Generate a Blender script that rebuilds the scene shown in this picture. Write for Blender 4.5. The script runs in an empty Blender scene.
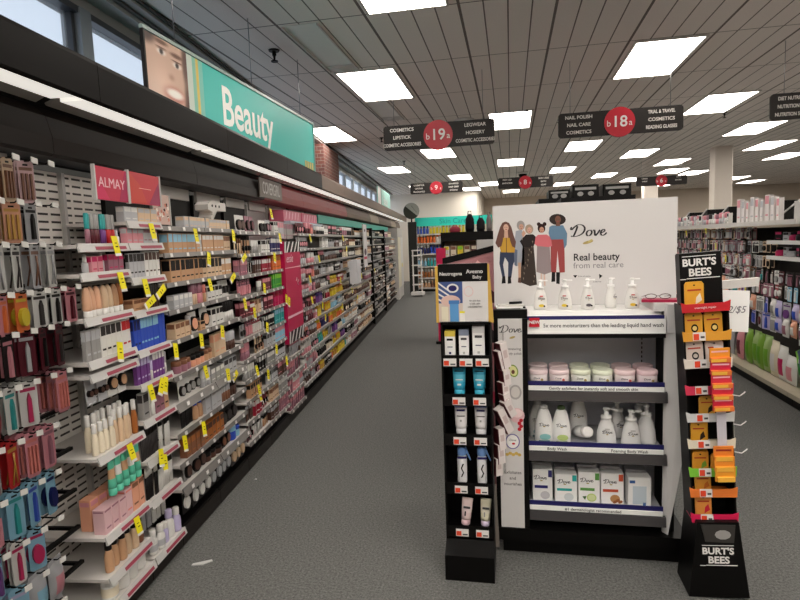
import bpy, math, random
from mathutils import Vector, Matrix
R = random.Random(7)
C = bpy.context.scene.collection
A = math.radians(5.9)            # the left shelving run stands 5.9 degrees off the ceiling grid
HP = math.pi/2

# ---------------------------------------------------------------- materials
MC = {}
def mat(c, r=.5, m=0., e=0., t=0., name=None, a=1.):
    k = (c, r, m, e, t, a)
    if k in MC: return MC[k]
    M = bpy.data.materials.new(name or 'paint'); M.use_nodes = True
    b = M.node_tree.nodes['Principled BSDF']
    col = tuple((x/255.)**2.2 for x in c) + (1,)
    b.inputs['Base Color'].default_value = col
    b.inputs['Roughness'].default_value = r
    b.inputs['Metallic'].default_value = m
    if max(c) < 70 and not m: b.inputs['Specular IOR Level'].default_value = .18
    if t: b.inputs['Transmission Weight'].default_value = t; b.inputs['IOR'].default_value = 1.15
    if a < 1: b.inputs['Alpha'].default_value = a
    if e:
        b.inputs['Emission Color'].default_value = col; b.inputs['Emission Strength'].default_value = e
    MC[k] = M; return M
def nodes(M):
    return M.node_tree.nodes, M.node_tree.links, M.node_tree.nodes['Principled BSDF']
def noise_mat(name, c1, c2, scale, rough=.9, bump=0., det=4):
    M = bpy.data.materials.new(name); M.use_nodes = True; N, L, b = nodes(M)
    tc = N.new('ShaderNodeTexCoord'); nz = N.new('ShaderNodeTexNoise'); nz.inputs['Scale'].default_value = scale
    nz.inputs['Detail'].default_value = det; cr = N.new('ShaderNodeValToRGB')
    cr.color_ramp.elements[0].position = .36; cr.color_ramp.elements[1].position = .66
    cr.color_ramp.elements[0].color = tuple((x/255.)**2.2 for x in c1)+(1,)
    cr.color_ramp.elements[1].color = tuple((x/255.)**2.2 for x in c2)+(1,)
    L.new(tc.outputs['Object'], nz.inputs['Vector']); L.new(nz.outputs['Fac'], cr.inputs['Fac'])
    L.new(cr.outputs['Color'], b.inputs['Base Color']); b.inputs['Roughness'].default_value = rough
    if bump:
        bp = N.new('ShaderNodeBump'); bp.inputs['Strength'].default_value = bump; bp.inputs['Distance'].default_value = .01
        L.new(nz.outputs['Fac'], bp.inputs['Height']); L.new(bp.outputs['Normal'], b.inputs['Normal'])
    return M
def math_n(N, L, op, a, b=None, c=None):
    n = N.new('ShaderNodeMath'); n.operation = op
    for i, v in enumerate((a, b, c)):
        if v is None: continue
        if isinstance(v, (int, float)): n.inputs[i].default_value = v
        else: L.new(v, n.inputs[i])
    return n.outputs[0]
def line_mask(N, L, coord, period, off, width):
    x = math_n(N, L, 'SUBTRACT', coord, off); x = math_n(N, L, 'DIVIDE', x, period)
    x = math_n(N, L, 'FRACT', x); x = math_n(N, L, 'SUBTRACT', x, .5); x = math_n(N, L, 'ABSOLUTE', x)
    return math_n(N, L, 'GREATER_THAN', x, .5-width/period/2)
def ceiling_mat():
    M = bpy.data.materials.new('ceiling_planks'); M.use_nodes = True; N, L, b = nodes(M)
    tc = N.new('ShaderNodeTexCoord'); sp = N.new('ShaderNodeSeparateXYZ'); L.new(tc.outputs['Object'], sp.inputs[0])
    m1 = line_mask(N, L, sp.outputs[0], .1767, -.344, .011); m2 = line_mask(N, L, sp.outputs[0], .7068, -.344, .022)
    m3 = line_mask(N, L, sp.outputs[1], 1.235, 5.52, .012)
    m = math_n(N, L, 'MAXIMUM', m1, m2); m = math_n(N, L, 'MAXIMUM', m, m3)
    nz = N.new('ShaderNodeTexNoise'); nz.inputs['Scale'].default_value = 90; L.new(tc.outputs['Object'], nz.inputs['Vector'])
    cr = N.new('ShaderNodeMix'); cr.data_type = 'RGBA'
    cr.inputs[6].default_value = (.80, .74, .70, 1); cr.inputs[7].default_value = (.93, .87, .82, 1); L.new(nz.outputs['Fac'], cr.inputs[0])
    mx = N.new('ShaderNodeMix'); mx.data_type = 'RGBA'; L.new(m, mx.inputs[0]); L.new(cr.outputs[2], mx.inputs[6])
    mx.inputs[7].default_value = (.17, .145, .13, 1); L.new(mx.outputs[2], b.inputs['Base Color']); b.inputs['Roughness'].default_value = .85
    return M
def slot_mat(name, c1, c2, pu, pz, wz, axis=1):
    M = bpy.data.materials.new(name); M.use_nodes = True; N, L, b = nodes(M)
    tc = N.new('ShaderNodeTexCoord'); sp = N.new('ShaderNodeSeparateXYZ'); L.new(tc.outputs['Object'], sp.inputs[0])
    a1 = line_mask(N, L, sp.outputs[2], pz, 0, wz); a2 = line_mask(N, L, sp.outputs[axis], pu, 0, pu*.78)
    m = math_n(N, L, 'MULTIPLY', a1, a2); mx = N.new('ShaderNodeMix'); mx.data_type = 'RGBA'; L.new(m, mx.inputs[0])
    mx.inputs[6].default_value = tuple((x/255.)**2.2 for x in c1)+(1,); mx.inputs[7].default_value = tuple((x/255.)**2.2 for x in c2)+(1,)
    L.new(mx.outputs[2], b.inputs['Base Color']); b.inputs['Roughness'].default_value = .5
    return M
def brick_mat():
    M = bpy.data.materials.new('red_brick'); M.use_nodes = True; N, L, b = nodes(M)
    tc = N.new('ShaderNodeTexCoord'); mp = N.new('ShaderNodeCombineXYZ'); sp = N.new('ShaderNodeSeparateXYZ'); L.new(tc.outputs['Object'], sp.inputs[0])
    br = N.new('ShaderNodeTexBrick'); br.inputs['Scale'].default_value = 4.5
    br.inputs['Color1'].default_value = (.16, .05, .035, 1); br.inputs['Color2'].default_value = (.10, .035, .03, 1); br.inputs['Mortar'].default_value = (.2, .16, .14, 1)
    L.new(math_n(N, L, 'ADD', sp.outputs[0], sp.outputs[1]), mp.inputs[0]); L.new(sp.outputs[2], mp.inputs[1]); L.new(mp.outputs[0], br.inputs['Vector']); L.new(br.outputs['Color'], b.inputs['Base Color']); b.inputs['Roughness'].default_value = .9
    return M
BLACK = mat((15, 14, 14), .45); DARK = mat((38, 34, 32), .38); WHITE = mat((225, 222, 220), .45); OFFW = mat((205, 200, 196), .5)
GREY = mat((150, 148, 146), .45); LGREY = mat((190, 188, 186), .4); STEEL = mat((150, 150, 152), .3, .9); CHROME = mat((200, 200, 200), .15, 1.)
CLEAR = mat((225, 222, 220), .12, 0, 0, 0, 'clear_plastic', .32); CREAM = mat((196, 186, 168), .55); TEAL = mat((60, 205, 190), .5)
RED = mat((190, 25, 45), .4); YEL = mat((236, 222, 30), .5); ORG = mat((235, 140, 30), .5)

# ---------------------------------------------------------------- mesh builder
class MB:
    def __init__(s): s.v = []; s.f = []; s.mi = []; s.m = []; s.sm = []
    def mid(s, m):
        if m not in s.m: s.m.append(m)
        return s.m.index(m)
    def face(s, idx, m, sm=False): s.f.append(tuple(idx)); s.mi.append(s.mid(m)); s.sm.append(sm)
    def box(s, x0, x1, y0, y1, z0, z1, m):
        b = len(s.v); s.v += [(x, y, z) for z in (z0, z1) for y in (y0, y1) for x in (x0, x1)]
        for q in ((0,2,3,1),(4,5,7,6),(0,1,5,4),(2,6,7,3),(0,4,6,2),(1,3,7,5)): s.face([b+i for i in q], m)
        return s
    def cbox(s, x0, x1, y0, y1, z0, z1, m, c=.004):     # box whose vertical edges are chamfered
        P = [(x0+c,y0),(x1-c,y0),(x1,y0+c),(x1,y1-c),(x1-c,y1),(x0+c,y1),(x0,y1-c),(x0,y0+c)]
        return s.prism(P, z0, z1, m, 'z')
    def prism(s, P, a, b_, m, ax='y', sm=False, cap=True):
        n = len(P); b = len(s.v)
        def pt(p, h): return (p[0], h, p[1]) if ax == 'y' else ((h, p[0], p[1]) if ax == 'x' else (p[0], p[1], h))
        s.v += [pt(p, a) for p in P]+[pt(p, b_) for p in P]
        for i in range(n):
            j = (i+1) % n; s.face((b+i, b+j, b+n+j, b+n+i), m, sm)
        if cap: s.face([b+i for i in range(n)][::-1], m); s.face([b+n+i for i in range(n)], m)
        return s
    def lathe(s, prof, m, cx=0, cy=0, sx=1, sy=1, seg=14, mats=None, z0=0):
        b = len(s.v); k = len(prof)
        for r, z in prof:
            for i in range(seg):
                t = 2*math.pi*i/seg; s.v.append((cx+sx*r*math.cos(t), cy+sy*r*math.sin(t), z+z0))
        for q in range(k-1):
            mm = mats[q] if mats else m
            for i in range(seg):
                j = (i+1) % seg; s.face((b+q*seg+i, b+q*seg+j, b+(q+1)*seg+j, b+(q+1)*seg+i), mm, True)
        s.face([b+i for i in range(seg)][::-1], mats[0] if mats else m); s.face([b+(k-1)*seg+i for i in range(seg)], mats[-1] if mats else m)
        return s
    def tube(s, p, r, m, seg=6):
        p = [Vector(q) for q in p]; b = len(s.v)
        for i, q in enumerate(p):
            d = (p[min(i+1, len(p)-1)]-p[max(i-1, 0)]).normalized()
            a = d.orthogonal().normalized(); c = d.cross(a)
            if i and abs(d.z) < .9: a = Vector((0,0,1)).cross(d).normalized(); c = d.cross(a)
            elif abs(d.z) < .9: a = Vector((0,0,1)).cross(d).normalized(); c = d.cross(a)
            for k in range(seg):
                t = 2*math.pi*k/seg; s.v.append(tuple(q+a*r*math.cos(t)+c*r*math.sin(t)))
        for i in range(len(p)-1):
            for k in range(seg):
                j = (k+1) % seg; s.face((b+i*seg+k, b+i*seg+j, b+(i+1)*seg+j, b+(i+1)*seg+k), m, True)
        s.face([b+i for i in range(seg)][::-1], m); s.face([b+(len(p)-1)*seg+i for i in range(seg)], m)
        return s
    def ell(s, cx, cz, rx, rz, y0, y1, m, n=18, rot=0):
        return s.prism([(cx+rx*math.cos(t)*math.cos(rot)-rz*math.sin(t)*math.sin(rot), cz+rx*math.cos(t)*math.sin(rot)+rz*math.sin(t)*math.cos(rot)) for t in [2*math.pi*i/n for i in range(n)]], y0, y1, m, 'y')
    def ball(s, c, r, m, sx=1, sy=1, sz=1, seg=12, rings=7):
        pr = [(max(1e-4, r*math.sin(math.pi*i/rings)), -r*math.cos(math.pi*i/rings)*sz+c[2]) for i in range(rings+1)]
        return s.lathe(pr, m, c[0], c[1], sx, sy, seg)
    def text(s, t, size, x, z, y, m, align='CENTER', shear=0, off=0., ext=.0006, sx=1.):
        cu = bpy.data.curves.new('t', 'FONT'); cu.body = t; cu.size = size; cu.align_x = align; cu.align_y = 'CENTER'
        cu.shear = shear; cu.offset = off; cu.extrude = ext; cu.resolution_u = 3
        o = bpy.data.objects.new('t', cu); C.objects.link(o)
        dg = bpy.context.evaluated_depsgraph_get(); me = bpy.data.meshes.new_from_object(o.evaluated_get(dg))
        b = len(s.v); s.v += [(x+q.co.x*sx, y-q.co.z, z+q.co.y) for q in me.vertices]
        for p in me.polygons: s.face([b+i for i in p.vertices], m)
        bpy.data.objects.remove(o); bpy.data.curves.remove(cu); bpy.data.meshes.remove(me); return s
    def xf(s, M, start=0):
        s.v[start:] = [tuple(M @ Vector(p)) for p in s.v[start:]]; return s
    def add(s, o):
        b = len(s.v); s.v += o.v
        for f, mi, sm in zip(o.f, o.mi, o.sm): s.face([b+i for i in f], o.m[mi], sm)
        return s
    def mesh(s, name):
        me = bpy.data.meshes.new(name); me.from_pydata([tuple(p) for p in s.v], [], s.f)
        for m in s.m: me.materials.append(m)
        me.polygons.foreach_set('material_index', s.mi); me.polygons.foreach_set('use_smooth', s.sm); me.update(); return me

def link(name, me, parent=None, loc=(0,0,0), rz=0, rot=None):
    o = bpy.data.objects.new(name, me); C.objects.link(o); o.location = loc
    o.rotation_euler = rot if rot else (0, 0, rz)
    if parent: o.parent = parent
    return o
def tag(o, label, cat, group=None):
    o['label'] = label; o['category'] = cat
    if group: o['group'] = group
    n = len(label.split())
    if not 4 <= n <= 16: print('LABELWORDS', n, label)
    return o
def thing(name, label, cat, loc=(0,0,0), rz=0, group=None, rot=None): return tag(link(name, None, None, loc, rz, rot), label, cat, group)
def part(mb, name, parent, label=None, loc=(0,0,0)):
    o = link(name, mb.mesh(name), parent, loc)
    if label: o['label'] = label
    return o
def single(mb, name, label, cat, loc=(0,0,0), rz=0, group=None, rot=None): return tag(link(name, mb.mesh(name), None, loc, rz, rot), label, cat, group)
def struct(mb, name, loc=(0,0,0), rz=0):
    o = link(name, mb.mesh(name), None, loc, rz); o['kind'] = 'structure'; return o
def run(n, u, z): return (n*math.cos(A)-u*math.sin(A), n*math.sin(A)+u*math.cos(A), z)   # left run frame -> world
ORD = 'first second third fourth fifth sixth seventh eighth ninth tenth eleventh twelfth thirteenth fourteenth fifteenth sixteenth seventeenth eighteenth nineteenth twentieth'.split()
def nth(i): return ORD[i] if i < 20 else 'farther'

# ---------------------------------------------------------------- camera
f_px = 560.; H = 1.5; yaw = math.radians(11.3); pit = math.radians(6.); rol = math.radians(2.1)
fw = Vector((-math.sin(yaw)*math.cos(pit), math.cos(yaw)*math.cos(pit), -math.sin(pit)))
r0 = Vector((math.cos(yaw), math.sin(yaw), 0)); u0_ = r0.cross(fw); rt = r0*math.cos(rol)-u0_*math.sin(rol); up = rt.cross(fw)
cam = bpy.data.cameras.new('camera'); co = bpy.data.objects.new('camera', cam); C.objects.link(co)
cam.sensor_width = 36; cam.lens = f_px/800*36; cam.clip_start = .05
co.matrix_world = Matrix(((rt.x, up.x, -fw.x, 0), (rt.y, up.y, -fw.y, 0), (rt.z, up.z, -fw.z, H), (0, 0, 0, 1)))
bpy.context.scene.camera = co
def on_run(px, py, n):      # where a sight line meets the vertical plane at offset n of the left run
    d = fw*f_px+rt*(px-400)-up*(py-300); nn = Vector((math.cos(A), math.sin(A), 0)); t = n/(nn.dot(d)); p = d*t
    return p.dot(Vector((-math.sin(A), math.cos(A), 0))), H+p.z

# ---------------------------------------------------------------- setting
carpet = noise_mat('grey_carpet', (46, 47, 47), (130, 130, 127), 95, .97, .4, 10)
_n, _l, _b = nodes(carpet); _z = [q for q in _n if q.type == 'TEX_NOISE'][0]; _z.inputs['Roughness'].default_value = .85
wallm = mat((214, 200, 184), .8, name='beige_wall'); CH = 3.2
def rp(n, u): return run(n, u, 0)[:2]
ROOM = [rp(-2.43, -4.7), (18, -5), (18, 25.15), (-1.2, 25.15), (-1.2, 20.65), rp(-2.43, 20.95)]
struct(MB().prism(ROOM, -.1, 0, carpet, 'z'), 'floor')
struct(MB().prism(ROOM, CH, CH+.1, ceiling_mat(), 'z'), 'ceiling')
struct(MB().box(-1.2, 18, 25, 25.15, 0, CH, wallm), 'wall_back')
wall_lit = mat((238, 230, 218), .8); b = MB().box(-4.5, -1.15, 20.5, 20.65, 0, CH, wall_lit); b.box(-1.2, -1.1, 20.65, 25, 0, CH, wall_lit); struct(b, 'wall_back_left')  # paler than the other walls: the strong light on it put into the colour
struct(MB().box(17.9, 18, -5, 25, 0, CH, wallm), 'wall_right')
struct(MB().box(-2, 18, -5, -4.9, 0, CH, wallm), 'wall_front')
WN = -2.28
wm = mat((120, 116, 114), .7); fm = mat((128, 134, 140), .4, .3); fd = mat((60, 62, 66), .4, .3)
b = MB().box(WN-.15, WN, -4.8, 20.9, 0, 2.25, wm); b.box(WN-.15, WN, -4.8, 20.9, 3.02, CH, mat((150, 146, 142), .8)); struct(b, 'wall_left', rz=A)
# ceiling edge rails above the windows
for i, (n0, n1, z0, z1, c) in enumerate(((-2.28, -2.16, 3.10, 3.19, (176, 174, 172)), (-2.16, -2.13, 3.13, 3.19, (92, 88, 86)), (-2.13, -2.07, 3.15, 3.19, (160, 156, 152)), (-2.07, -2.05, 3.17, 3.19, (70, 66, 64)))):
    struct(MB().box(n0, n1, -5, 20.3, z0, z1, mat(c, .6)), 'trim_%d' % (i+1), rz=A)
# windows: one object per window, panes inside
glass = bpy.data.materials.new('window_glass'); glass.use_nodes = True
N_, L_, bb = nodes(glass); bb.inputs['Base Color'].default_value = (.85, .92, 1, 1); bb.inputs['Roughness'].default_value = .02; bb.inputs['Alpha'].default_value = .18; bb.inputs['Specular IOR Level'].default_value = .3
FM, FD = fm, fd; FM2 = mat((176, 180, 184), .5)
edges = [-2, 1.6, 3.5, 5.4, 7.3, 9.0]+[10.3+i*1.05 for i in range(10)]
for i in range(len(edges)-1):
    a_, b_ = edges[i], edges[i+1]
    if a_ == 9.0: continue
    w = .11 if a_ < 9 else .07; m = MB(); fm, fd = (FM, FD) if a_ < 9 else (FM2, FM2); pr = .03 if a_ < 9 else .002
    m.box(WN-(.1 if pr > .01 else .05), WN+pr, a_, a_+w/2, 2.25, 3.02, fm); m.box(WN-(.1 if pr > .01 else .05), WN+pr, b_-w/2, b_, 2.25, 3.02, fm)
    m.box(WN-.1, WN+.02, a_+w/2, b_-w/2, 2.98, 3.02, fd); m.box(WN-.1, WN+.02, a_+w/2, b_-w/2, 2.25, 2.31, fm)
    m.box(WN-.06, WN-.01, a_+w/2, a_+w/2+.03, 2.31, 2.98, fd); m.box(WN-.06, WN-.01, b_-w/2-.03, b_-w/2, 2.31, 2.98, fd)
    o = struct(m, 'window_%d' % (i+1), rz=A)
    part(MB().box(WN-.05, WN-.045, a_+w/2, b_-w/2, 2.31, 2.98, glass), 'pane', o)
single(MB().box(WN, -2.0, 9.05, 10.25, 0, 3.1, brick_mat()), 'brick_pillar', 'red brick pillar between the high windows of the left wall', 'pillar', rz=A)
# square plastered columns standing in the shop
cm = mat((216, 206, 196), .7)
single(MB().cbox(-.17, .17, -.17, .17, 0, CH-.001, cm, .015), 'square_column', 'pale square column behind the right hand shelves, nearest one', 'pillar', (4.34, 13.0, 0))
single(MB().cbox(-.2, .2, -.2, .2, 0, CH-.001, cm, .015), 'square_column', 'pale square column far off behind the white poster board', 'pillar', (4.35, 19.2, 0))

# ---------------------------------------------------------------- ceiling lights
EM = mat((255, 247, 236), .5, e=13., name='lit_diffuser')
lit = [(-1.70,5.57),(-.28,7.98),(1.12,5.53),(2.47,7.9),(3.79,10.2),(-3.06,8.0),(1.08,10.88),(-1.66,10.62),(-2.98,12.72),(-.27,12.66),(-1.62,15.1),(1.05,14.8),(2.31,16.9),(-1.58,19.0),(-.25,20.9),
 (1.45,19.0),(2.44,12.5),(3.62,14.5),(4.22,16.7),(4.96,12.5),(6.18,14.6),(2.4,16.85),(3.56,18.75),(7.1,20.3),(8.3,22.2),(-1.02,3.05)]
lit = [l for l in lit if l != (2.31,16.9)]+[(5.0,17.6),(7.4,12.5),(6.4,10.3),(5.2,8.0),(7.6,8.0),(3.9,5.6),(6.4,5.6),(2.5,2.9),(-1.7,.6),(.4,.9),(1.12,-1.6),(-1.0,-1.9),(3.9,.6),(2.5,-1.9),(5.2,3.0),(6.4,.6),(1.9,-.3),(-.6,-.9),(.5,-3.0),(2.6,-3.6),(-2.0,-3.6),(4.4,-1.5),(-3.1,17.4),(-.95,17.5),(9.9,9),(9.9,13),(9.9,5),(9.9,17),(12.5,11),(12.5,15),(12.5,7),(5.2,21.5),(2.4,22.3)]  # extra panels behind camera and by the back-left wall added as fill light
lm = MB().box(.02, .59, .02, 1.20, -.012, -.006, EM); lens = lm.mesh('diffuser')
fmb = MB(); TR = mat((205, 200, 195), .4)
fmb.box(0, .61, 0, .02, -.016, 0, TR).box(0, .61, 1.20, 1.22, -.016, 0, TR).box(0, .02, .02, 1.20, -.016, 0, TR).box(.59, .61, .02, 1.20, -.016, 0, TR).box(.302, .308, .02, 1.2, -.015, -.012, TR); fr = fmb.mesh('frame')
for i, (x, y) in enumerate(sorted(lit, key=lambda q: (q[1], q[0]))):
    if y < 2.5: lb = 'lit ceiling light panel overhead, unseen, behind where the photo was taken'  # several of these put in to brighten the display front
    else: lb = 'lit rectangular ceiling light, %s nearest, %s the %s' % (nth(i-7) if i-7 < 20 else 'among the far', 'left of' if x < -.8 else ('over' if x < .9 else 'right of'), 'white poster board')
    t = thing('ceiling_light', lb, 'ceiling light', (x, y, CH-.001), 0, 'lit panels set in the plank ceiling')
    link('frame', fr, t); link('diffuser', lens, t)
# unlit reflector strips next to the bright panel
rm = mat((236, 234, 230), .5)
for k, (y0, y1) in enumerate(((4.32, 5.54), (6.82, 7.9))):
    m = MB(); m.box(0, .3, 0, y1-y0, -.004, 0, rm); m.box(0, .012, 0, y1-y0, -.02, -.004, TR); m.box(.288, .3, 0, y1-y0, -.02, -.004, TR)
    m.prism([(.012, -.004), (.288, -.004), (.15, -.03)], y1-y0-.18, y1-y0-.005, OFFW, 'y')
    single(m, 'ceiling_reflector', ('unlit narrow grey ceiling reflector just before the bright left panel', 'unlit narrow grey ceiling reflector just beyond the bright left panel')[k], 'ceiling reflector', (-1.73, y0, CH-.001))
# sprinklers and small fittings on the ceiling
for (x, y, s, lb) in ((-2.0, 4.8, 1, 'dark sprinkler head on the ceiling above the teal banner'), (-2.05, 9.2, .7, 'small sprinkler head on the ceiling left of the nearest hanging sign'), (.25, 8.0, .6, 'small round ceiling fitting between the two near hanging signs'), (.75, 9.0, .6, 'small sprinkler on the ceiling behind the right hanging sign'), (-2.2, 12.0, .8, 'small sprinkler head hanging over the far end of left wall'), (3.1, 9.2, .8, 'small sprinkler head below the right ceiling lights')):
    t = thing('sprinkler', lb, 'sprinkler', (x, y, CH-.001))
    part(MB().lathe([(.045*s, -.012), (.05*s, 0)], DARK), 'plate', t)
    part(MB().lathe([(.03*s, -.1*s), (.03*s, -.09*s), (.008*s, -.085*s), (.012*s, -.05*s), (.018*s, -.045*s), (.018*s, -.012)], BLACK), 'head', t)
for (x, y, lb) in ((-.62, 8.3, 'black dome camera on the ceiling just behind the nearest hanging sign'), (.35, 15.5, 'black dome camera on the ceiling under the middle hanging sign')):
    t = thing('dome_camera', lb, 'security camera', (x, y, CH-.001))
    part(MB().lathe([(.13, -.05), (.14, 0)], WHITE, seg=20), 'mount', t); part(MB().lathe([(.01, -.17), (.06, -.155), (.1, -.11), (.115, -.05)], mat((12,12,14),.1), seg=20), 'dome', t)

# ---------------------------------------------------------------- hanging aisle signs
SG = mat((52, 49, 48), .45); SW = mat((225, 220, 215), .5); SR = mat((185, 28, 48), .4)
def rrect(x0, x1, z0, z1, r, n=4):
    P = []
    for cx, cz, a0 in ((x1-r, z0+r, -90), (x1-r, z1-r, 0), (x0+r, z1-r, 90), (x0+r, z0+r, 180)):
        for i in range(n+1):
            t = math.radians(a0+90*i/n); P.append((cx+r*math.cos(t), cz+r*math.sin(t)))
    return P
def aisle(x0, y, z0, w, h, num, left, right, lb, small=False):
    t = thing('aisle_sign', lb, 'hanging sign', (x0+w/2, y, z0), 0, 'hanging aisle signs')
    part(MB().prism(rrect(-w/2, w/2, 0, h, .035), -.008, .008, SG), 'board', t)
    part(MB().ell(0, h*.5, h*.6, h*.6, -.014, .014, SR, 28), 'number_disc', t)
    m = MB(); m.text(num[1], h*.62, 0, h*.5, -.015, WHITE, off=.002); m.text(num[0], h*.34, -h*.42, h*.45, -.015, WHITE); m.text(num[2], h*.34, h*.42, h*.45, -.015, WHITE)
    if len(num[1]) == 1: pass
    part(m, 'number', t); m = MB()
    for side, ls in ((-1, left), (1, right)):
        for i, s in enumerate(ls):
            m.text(s, h*.19, side*w*.33, h*(.8-.3*i), -.0088, SW, off=.001, sx=.74 if len(s) > 13 else 1)
    part(m, 'lettering', t); m = MB()
    for sx in (-.4, .4): m.tube([(sx*w, 0, h), (sx*w, 0, CH-z0-.002)], .003, STEEL)
    part(m, 'hanger_rods', t)
aisle(-1.30, 5.95, 2.455, 1.16, .255, ('b','19','a'), ('COSMETICS','LIPSTICK','COSMETIC ACCESSORIES'), ('LEGWEAR','HOSIERY','COSMETIC ACCESSORIES'), 'dark hanging aisle sign with red disc reading 19')
aisle(.485, 5.95, 2.46, 1.16, .24, ('b','18','a'), ('NAIL POLISH','NAIL CARE','COSMETICS'), ('TRIAL & TRAVEL','COSMETICS','READING GLASSES'), 'dark hanging aisle sign with red disc reading 18')
aisle(2.39, 5.95, 2.49, 1.16, .24, ('b','17','a'), ('DIET NUTRITION','NUTRITION BARS','NUTRITION SHAKES'), ('VITAMINS','SUPPLEMENTS',''), 'dark hanging aisle sign cut off by the right picture edge')
aisle(-2.12, 12.2, 2.50, 1.14, .23, ('b','9','a'), ('COSMETICS','LIPSTICK','FRAGRANCE'), ('SHAMPOO','HAIR CARE','STYLING'), 'small far hanging aisle sign with disc reading 9')
aisle(-.24, 12.4, 2.53, 1.14, .23, ('b','8','a'), ('FIRST AID','ANTACIDS',''), ('SKIN CARE','BATH','SOAP'), 'far dark hanging aisle sign with disc reading 8')
aisle(3.0, 14.6, 2.60, 1.14, .22, ('b','6','a'), ('CARDS','WRAP',''), ('TOYS','BOOKS',''), 'far dark hanging aisle sign with disc reading 6')

# ---------------------------------------------------------------- products (front faces -Y, origin at foot; hanging ones: origin at hook)
def c_(c): return mat(c, .45)
def k_tube(w, h, col, cap, lab=None):
    a = MB(); n = 12; prof = 6; bz = h*.2
    for q in range(prof+1):
        t = q/prof; z = bz+(h-bz)*t
        for i in range(n):
            an = 2*math.pi*i/n; a.v.append((w/2*math.cos(an)*(.86+.14*t), w/2*.75*math.sin(an)*(1-t)**.6+.0012*math.sin(an), z))
    for q in range(prof):
        for i in range(n): j = (i+1) % n; a.face((q*n+i, q*n+j, (q+1)*n+j, (q+1)*n+i), c_(lab) if lab and q in (2, 3) else c_(col), True)
    a.face([i for i in range(n)][::-1], c_(col)); a.face([prof*n+i for i in range(n)], c_(col))
    return [('body', a), ('cap', MB().lathe([(w*.38, 0), (w*.4, bz*.1), (w*.4, bz)], c_(cap), seg=12))]
def k_cone(w, h, col, cap):
    return [('cap', MB().lathe([(w*.42, 0), (w*.45, h*.02), (w*.45, h*.22)], c_(cap), seg=12)), ('body', MB().lathe([(w*.42, h*.22), (w*.5, h*.3), (w*.47, h*.6), (w*.36, h*.85), (w*.2, h*.97), (w*.08, h)], c_(col), seg=12))]
def k_bottle(w, h, col, cap, lab=None):
    m = [c_(col)]*3+[c_(lab) if lab else c_(col)]+[c_(col)]*3
    a = MB().lathe([(w*.42, 0), (w*.48, h*.03), (w*.5, h*.1), (w*.5, h*.16), (w*.5, h*.42), (w*.48, h*.55), (w*.32, h*.66), (w*.3, h*.7)], None, sy=.8, seg=12, mats=m)
    return [('body', a), ('cap', MB().lathe([(w*.3, h*.7), (w*.32, h*.71), (w*.3, h*.97), (w*.26, h)], c_(cap), seg=12))]
def k_polish(w, h, col, cap):
    return [('body', MB().lathe([(w*.38, 0), (w*.42, h*.04), (w*.42, h*.5), (w*.26, h*.56)], c_(col), seg=8)), ('cap', MB().lathe([(w*.25, h*.56), (w*.27, h*.6), (w*.22, h)], c_(cap), seg=8))]
def k_stick(w, h, col, cap):
    return [('base', MB().lathe([(w*.5, 0), (w*.5, h*.45), (w*.42, h*.46), (w*.42, h*.5)], c_(col), seg=8)), ('cap', MB().lathe([(w*.48, h*.5), (w*.5, h*.52), (w*.5, h*.97), (w*.4, h)], c_(cap), seg=8))]
def k_jar(w, h, col, lid, lab=None):
    m = [c_(col), c_(col), c_(lab) if lab else c_(col), c_(col)]
    return [('body', MB().lathe([(w*.44, 0), (w*.5, h*.06), (w*.5, h*.14), (w*.5, h*.56), (w*.48, h*.62)], None, seg=20, mats=m)),
            ('lid', MB().lathe([(w*.49, h*.62), (w*.51, h*.64), (w*.51, h*.93), (w*.47, h)], c_(lid), seg=20))]
def k_box(w, h, col, acc, d=None, top=.35):
    d = d or w*.8; a = MB().cbox(-w/2, w/2, -d/2, d/2, 0, h, c_(col), .002)
    l = MB().box(-w*.42, w*.42, -d/2-.0008, -d/2-.0001, h*(1-top)+.001, h*.96, c_(acc)); l.box(-w*.3, w*.3, -d/2-.0008, -d/2-.0001, h*.2, h*.26, c_(acc)); l.box(-w/2-.0006, -w/2-.0001, -d*.4, d*.4, h*(1-top), h*.94, c_(acc))
    return [('carton', a), ('printed_label', l)]
def k_compact(w, h, col, acc):
    a = MB().cbox(-w/2, w/2, -.002, .002, 0, h, c_(col), .001)
    return [('backing_card', a), ('compact_case', MB().ell(0, h*.42, w*.44, min(w*.44, h*.36), -.016, -.002, c_((30, 26, 26)), 16)), ('pressed_powder', MB().ell(0, h*.42, w*.34, min(w*.34, h*.28), -.018, -.016, c_(acc), 16))]
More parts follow.
